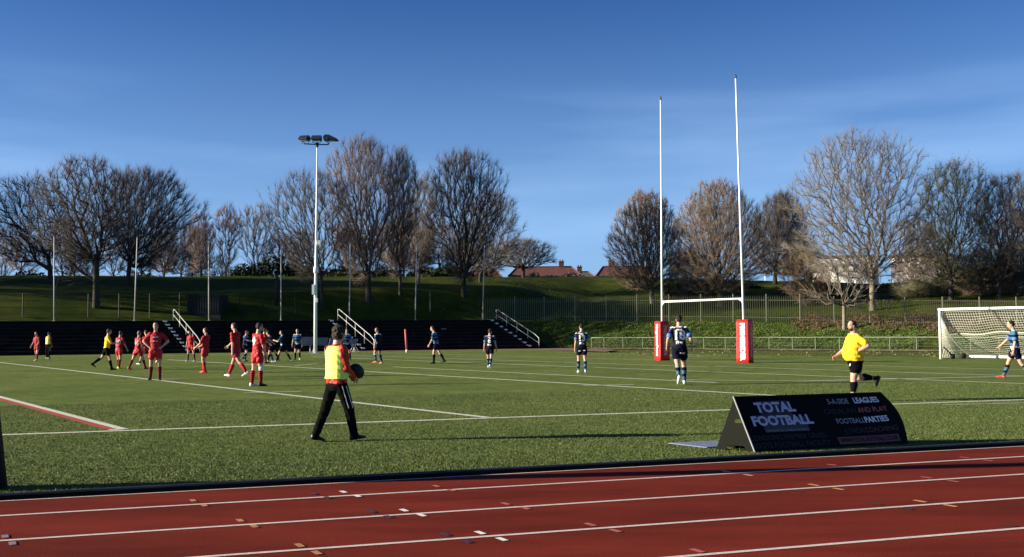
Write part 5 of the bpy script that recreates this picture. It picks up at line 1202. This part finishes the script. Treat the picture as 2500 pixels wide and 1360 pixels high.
        for xx, w_, hh, zo in ((-.075, .022, .030, .0), (-.065, .034, .050, .008), (-.03, .040, .058, .014), (.03, .040, .056, .010), (.08, .043, .036, -.006), (.13, .045, .027, -.015), (.175, .036, .021, -.020), (.195, .016, .012, -.024)):
            rr.append([o_ + ff * xx + si * (w_ * math.cos(q)) + up * (zo + max(hh * math.sin(q), -.040 - zo)) for q in [2 * math.pi * j / 12 for j in range(12)]])
        b = MB(); b.rings(rr); b.build('boot', C[(bootsb if (bootsb and nm == 'R') else boots)], root, True)
    # -------- number and prints on the back
    def on_back(s, size, zc, bold, m_, nmn='number', sx=.95, yo=0):
        tm = text_mesh(s, size, bold, 0, sx); bm = bmesh.new(); bm.from_mesh(tm); bmesh.ops.subdivide_edges(bm, edges=bm.edges[:], cuts=1); bm.to_mesh(tm); bm.free()
        for v in tm.vertices:
            y = -v.co.x + yo; z = v.co.y + zc - .95; o_ = tp(-1, y, z); hit = bvh.ray_cast(o_, TM @ Vector((1, 0, 0))); v.co = (hit[0] if hit[0] else tp(-.12, y, z)) + TM @ Vector((-.006, 0, 0))
        return mk(nmn, tm, m_, so)
    if num: on_back(num, numsize, numz, .012, numcol or C['white'], yo=numx)
    if extra == 'back': on_back('~~', .11, 1.395, .012, C['white'], 'print'); on_back('Flex', .11, 1.055, .006, C['white'], 'print')
    if extra == 'front':
        for s_, z_, w_ in (('~~', 1.33, .12), ('---', 1.21, .12)):
            tm = text_mesh(s_, w_, .012, 0, 1.2)
            for v in tm.vertices:
                y = v.co.x; z = v.co.y + z_ - .95; o_ = tp(1, y, z); hit = bvh.ray_cast(o_, TM @ Vector((-1, 0, 0))); v.co = (hit[0] if hit[0] else tp(.12, y, z)) + TM @ Vector((.006, 0, 0))
            mk('print', tm, mat('print_faint', (.6, .45, .45), .6), so)
    # -------- scale so that the head top meets its height in the photograph
    top = hp(0, 0, .125).z; gpt = root.location; want = (py - head_py) / 2500 * gpt.y; s = want / top; root.scale = (s, s, s)
    print('person', people_n[0], 'height %.2f' % (s * 1.8), 'Y %.1f' % gpt.y)
    root['_J'] = 0; del root['_J']
    return root, AR, tp, dz
W1 = ((24, 3, 6, 8), (-22, 3, 22, -28))
def wk(a_=22, k=20, swap=False):
    l = (a_, 3, 6, 8); r = (-a_, 3, k, -25); return (r, l) if swap else (l, r)
RK = 'rugby players in red kit'; NK = 'rugby players in navy and blue kit'
HIPS = ('ik', (.04, .19, 1.02), (-.3, 1, -.1)); HIPSR = ('ik', (.04, -.19, 1.02), (-.3, -1, -.1))
p = person
p('red-kitted player standing wide-legged at the far left, nearest the left edge', 90, 881, 810, 205, legs=((20, 14, 8, 0), (-10, 12, 8, -5)), arms=((10, 8, 30), (14, 10, 30)), boots='bwhite', group=RK, vox=.02)
p('touchline helper in yellow bib over red sleeves and black trousers at the far left', 117, 876, 811, 20, shirt='jacket', longsl=True, bib='bib', trousers='black', boots='bwhite', legs=((2, 2, 2, 0), (-2, 2, 2, 0)), arms=((10, 6, 40), (5, 6, 20)), vox=.02)
p('referee in yellow shirt and black shorts walking right among the red players', 260, 904, 803, 62, 'yellow', 'black', 'sockn', 'bblack', legs=((-26, 2, 30, -32), (16, 2, 4, 4)), arms=((-6, 18, 30), (30, 10, 75)), lean=5, shortpatch=None, vox=.018)
p('red player with number 10 on his back and bright yellow boots', 290, 901, 808, 25, num='10', boots='byellow', numsize=.30, legs=((10, 3, 6, 0), (-4, 3, 6, -5)), arms=((12, 16, 20), (20, 12, 20)), group=RK, numcol=mat('num_grey', (.5, .45, .5), .6), lean=6, hyaw=15)
p('red player with number 14 striding beside the number 10', 336, 904, 808, 35, num='14', boots='bred', bootsb='bblack', legs=((-20, 6, 4, -18), (26, 6, 12, 5)), arms=((20, 6, 30), (10, 8, 20)), group=RK, numcol=mat('num_grey', (.5, .45, .5), .6), skin='skin', hair='hfair', hyaw=20)
p('red player almost hidden behind the one with number 14', 358, 891, 806, 300, boots='bwhite', legs=((30, 4, 10, 8), (-30, 6, 25, -30)), arms=((10, 8, 12), (0, 8, 12)), group=RK, vox=.02)
p('tall red player facing the camera with hands on hips near the left line', 379, 929, 787, 168, boots='bblack', socks='sockr', legs=((3, 3, 4, 0), (-3, 5, 4, 0)), arms=(HIPS, HIPSR), group=RK, vox=.015, extra='front', hyaw=-10, hz=0, lean=-2)
p('red player standing with head down in front of the terrace handrail', 466, 883, 807, 195, boots='bwhite', legs=((2, 12, 4, 0), (-2, 12, 4, 0)), arms=((3, 10, 10), (3, 10, 10)), group=RK, hyaw=-20, hpitch=22, vox=.02)
p('red player with red boots walking to the left with bent arms', 501, 911, 800, 285, boots='bred', socks='sockred', legs=((6, 2, 22, 0), (18, 3, 14, 4)), arms=((24, 8, 30), (30, 8, 30)), group=RK, lean=-3, num=None, hyaw=10)
p('red player striding left with white boots and right arm swung forward', 576, 921, 788, 292, boots='bwhite', socks='sockred', legs=((-30, 3, 12, -20), (28, 3, 4, 8)), arms=((-6, 6, 10), (48, 8, 14)), group=RK, vox=.016, hyaw=8)
p('navy-kitted player behind the striding red player, reaching across', 597, 883, 807, 100, 'navyback', 'navy', 'sockblue', 'bblack', legs=((8, 3, 20, 0), (30, 3, 70, 0)), arms=((50, 6, 20), (54, 8, 35)), group=NK, vox=.02, lean=8, hair='hbrown')
p('red player with hooped socks seen from behind, nearest of the red team', 627, 943, 788, 42, boots='bwhite', bootsb='bblack', socks='sockhoop', legs=((-4, 2, 3, 0), (8, 3, 10, 0)), arms=((40, 30, 20), (12, 6, 10)), num='9', numsize=.34, group=RK, vox=.015, strapknee=True, hyaw=-15, numx=.03)
p('red player crowded behind the hooped-sock player, dark hair', 641, 888, 801, 60, boots='bblack', legs=wk(18, 15), arms=((40, 10, 20), (50, 5, 15)), group=RK, vox=.02, lean=8)
p('red-kitted player locked in a hold with a navy opponent', 652, 884, 810, 300, 'red', 'redshort', 'sockblue', 'bwhite', legs=((22, 8, 20, 0), (-16, 8, 8, -10)), arms=((60, 5, 30), (55, 5, 35)), group=RK, vox=.02, lean=16)
p('navy-kitted player holding on to the red player in the tackle', 664, 884, 808, 280, 'navyback', 'navy', 'sockn', 'bwhite', legs=((14, 6, 8, 0), (-18, 10, 8, -15)), arms=((70, 10, 15), (66, 10, 20)), group=NK, vox=.02, lean=20)
p('navy-kitted player standing wide and facing left, arms bent before his chest', 691, 884, 807, 275, 'navyback', 'navy', 'sockn', 'bwhite', legs=((26, 6, 8, 0), (-24, 6, 6, -12)), arms=((40, 10, 75), (45, 10, 75)), group=NK, vox=.02, lean=6, hyaw=10)
p('blue-hooped player walking towards the camera left of the floodlight column', 726, 879, 803, 178, 'hoop', 'navy', 'sockn', 'bwhite', bootsb='bblack', legs=((-10, 1, 10, -10), (12, 0, 6, 5)), arms=((4, 12, 8), (-2, 14, 12)), group=NK, vox=.02, cuff=None)
p('blue-hooped player partly hidden behind the helper in the yellow bib', 846, 881, 803, 170, 'hoop', 'navy', 'sockn', 'bblack', legs=((-14, 10, 10, -12), (14, 2, 6, 5)), arms=((-4, 16, 18), (8, 16, 12)), group=NK, vox=.02, cuff=True)
p('navy-kitted player with orange boots jogging by the column handrail', 925, 889, 800, 300, 'navyback', 'navy', 'sockblue', 'borange', legs=((26, 2, 40, 0), (4, 2, 20, -10)), arms=((0, 14, 14), (12, 6, 40)), group=NK, hair='hbrown', lean=8, hyaw=60, vox=.018)
p('blue-hooped player bending forward to the left beside the brown notice', 1066, 888, 796, 282, 'hoop', 'navy', 'sockn', 'bblack', legs=((14, 6, 16, 0), (-14, 6, 18, -5)), arms=((24, 8, 20), (36, 8, 20)), group=NK, lean=14, hair='hdark', hpitch=4, vox=.018)
p('navy-kitted player with number 6 on his back walking away', 1196, 900, 803, 8, 'navyback', 'navy', 'sockblue', 'bwhite', num='6', extra='back', legs=((22, 1, 10, 5), (-12, -2, 24, -30)), arms=((4, 12, 12), (10, 14, 18)), cuff=True, group=NK, hair='hbrown', vox=.018, hyaw=-20)
p('navy-kitted player with number 13 on his back standing still, right of the terrace', 1421, 912, 791, 4, 'navyback', 'navy', 'sockblue', 'bwhite', num='13', extra='back', legs=((4, 3, 3, 0), (-6, 3, 8, -15)), arms=((-2, 9, 8), (30, 6, 70, 50)), cuff=True, group=NK, vox=.015, hyaw=20, hpitch=14, shortpatch=((-.08, .80, .09, .03, -1), (.08, .78, .09, .03, -1)))
p('navy-kitted player with number 18 on his back jogging between the rugby posts', 1660, 939, 769, 8, 'navyback', 'navy', 'sockblue', 'bwhite', bootsb='bwhite', num='18', extra='back', numsize=.34, legs=((-18, -5, 26, -45), (16, 2, 14, 0)), arms=((-12, 22, 60, 10), (-14, 24, 62, 10)), cuff=True, group=NK, vox=.013, lean=8, hair='hdark', build=1.06, shortpatch=((-.07, .795, .13, .04, -1),))
p('stout bearded referee in yellow running left behind the black advertising board', 2090, 979, 783, 262, 'yellow', 'black', 'sockn', 'bblack', legs=((14, 3, 8, 0), (-20, 3, 66, -66)), arms=(('ik', (.05, .215, 1.10), (-1, .75, .05)), (22, 12, 40)), vox=.012, belly=.065, build=1.30, lean=2, beard=True, hair='hdark', shortpatch=((.06, .80, .12, .05, 1),), longsl=False, hyaw=10)
p('blue-hooped player with red boots walking left in front of the football goal', 2481, 927, 783, 290, 'hoop', 'navy', 'sockblue', 'bred', legs=((-18, 3, 16, -20), (26, 3, 6, 8)), arms=((4, 14, 12), (40, 16, 12)), group=NK, vox=.015, lean=4, cuff=True, hpitch=12)
rv, AR, tp, dz = p('helper in a bright yellow bib over a red jacket carrying a ball, nearest the camera', 822, 1077, 797, 48, 'jacket', 'black', 'sockn', 'bblack', hair='hbrown', trousers='black', bib='bib', longsl=True, legs=((-17, 4, 6, -10), (20, 3, 8, 6)), arms=(('ik', (.27, .08, 1.00), (-.5, 1, -.5)), ('ik', (.25, -.12, .99), (-1, -.55, -.3))), vox=.0095, lean=1, hairlong=True, hyaw=-5, build=1.18, collar='jacket')
# the ball he carries
M_ball = mat('ball_dark', (.022, .022, .024), .6, spec=.1, var=.5, vscale=6, bump=.3, bscale=60)
wL = AR['L'][2]; wR = AR['R'][2]; c = Vector((.31, -.09, (wL.z + wR.z) / 2 + .09))
b = MB(); Mb = Matrix.Rotation(rad(35), 3, 'Y') @ Matrix.Rotation(rad(20), 3, 'Z'); b.ell((0, 0, 0), .145, .098, .098, Mb, 20, 14); bo = b.build('rugby_ball', M_ball, None, True)
ws = Matrix.Translation(rv.location) @ Matrix.Rotation(rv.rotation_euler.z, 4, 'Z') @ Matrix.Scale(rv.scale.x, 4); bo.location = ws @ c; bo.rotation_euler = (0, 0, rv.rotation_euler.z); tag(bo, 'dark rugby ball held by the helper in the yellow bib', 'ball')
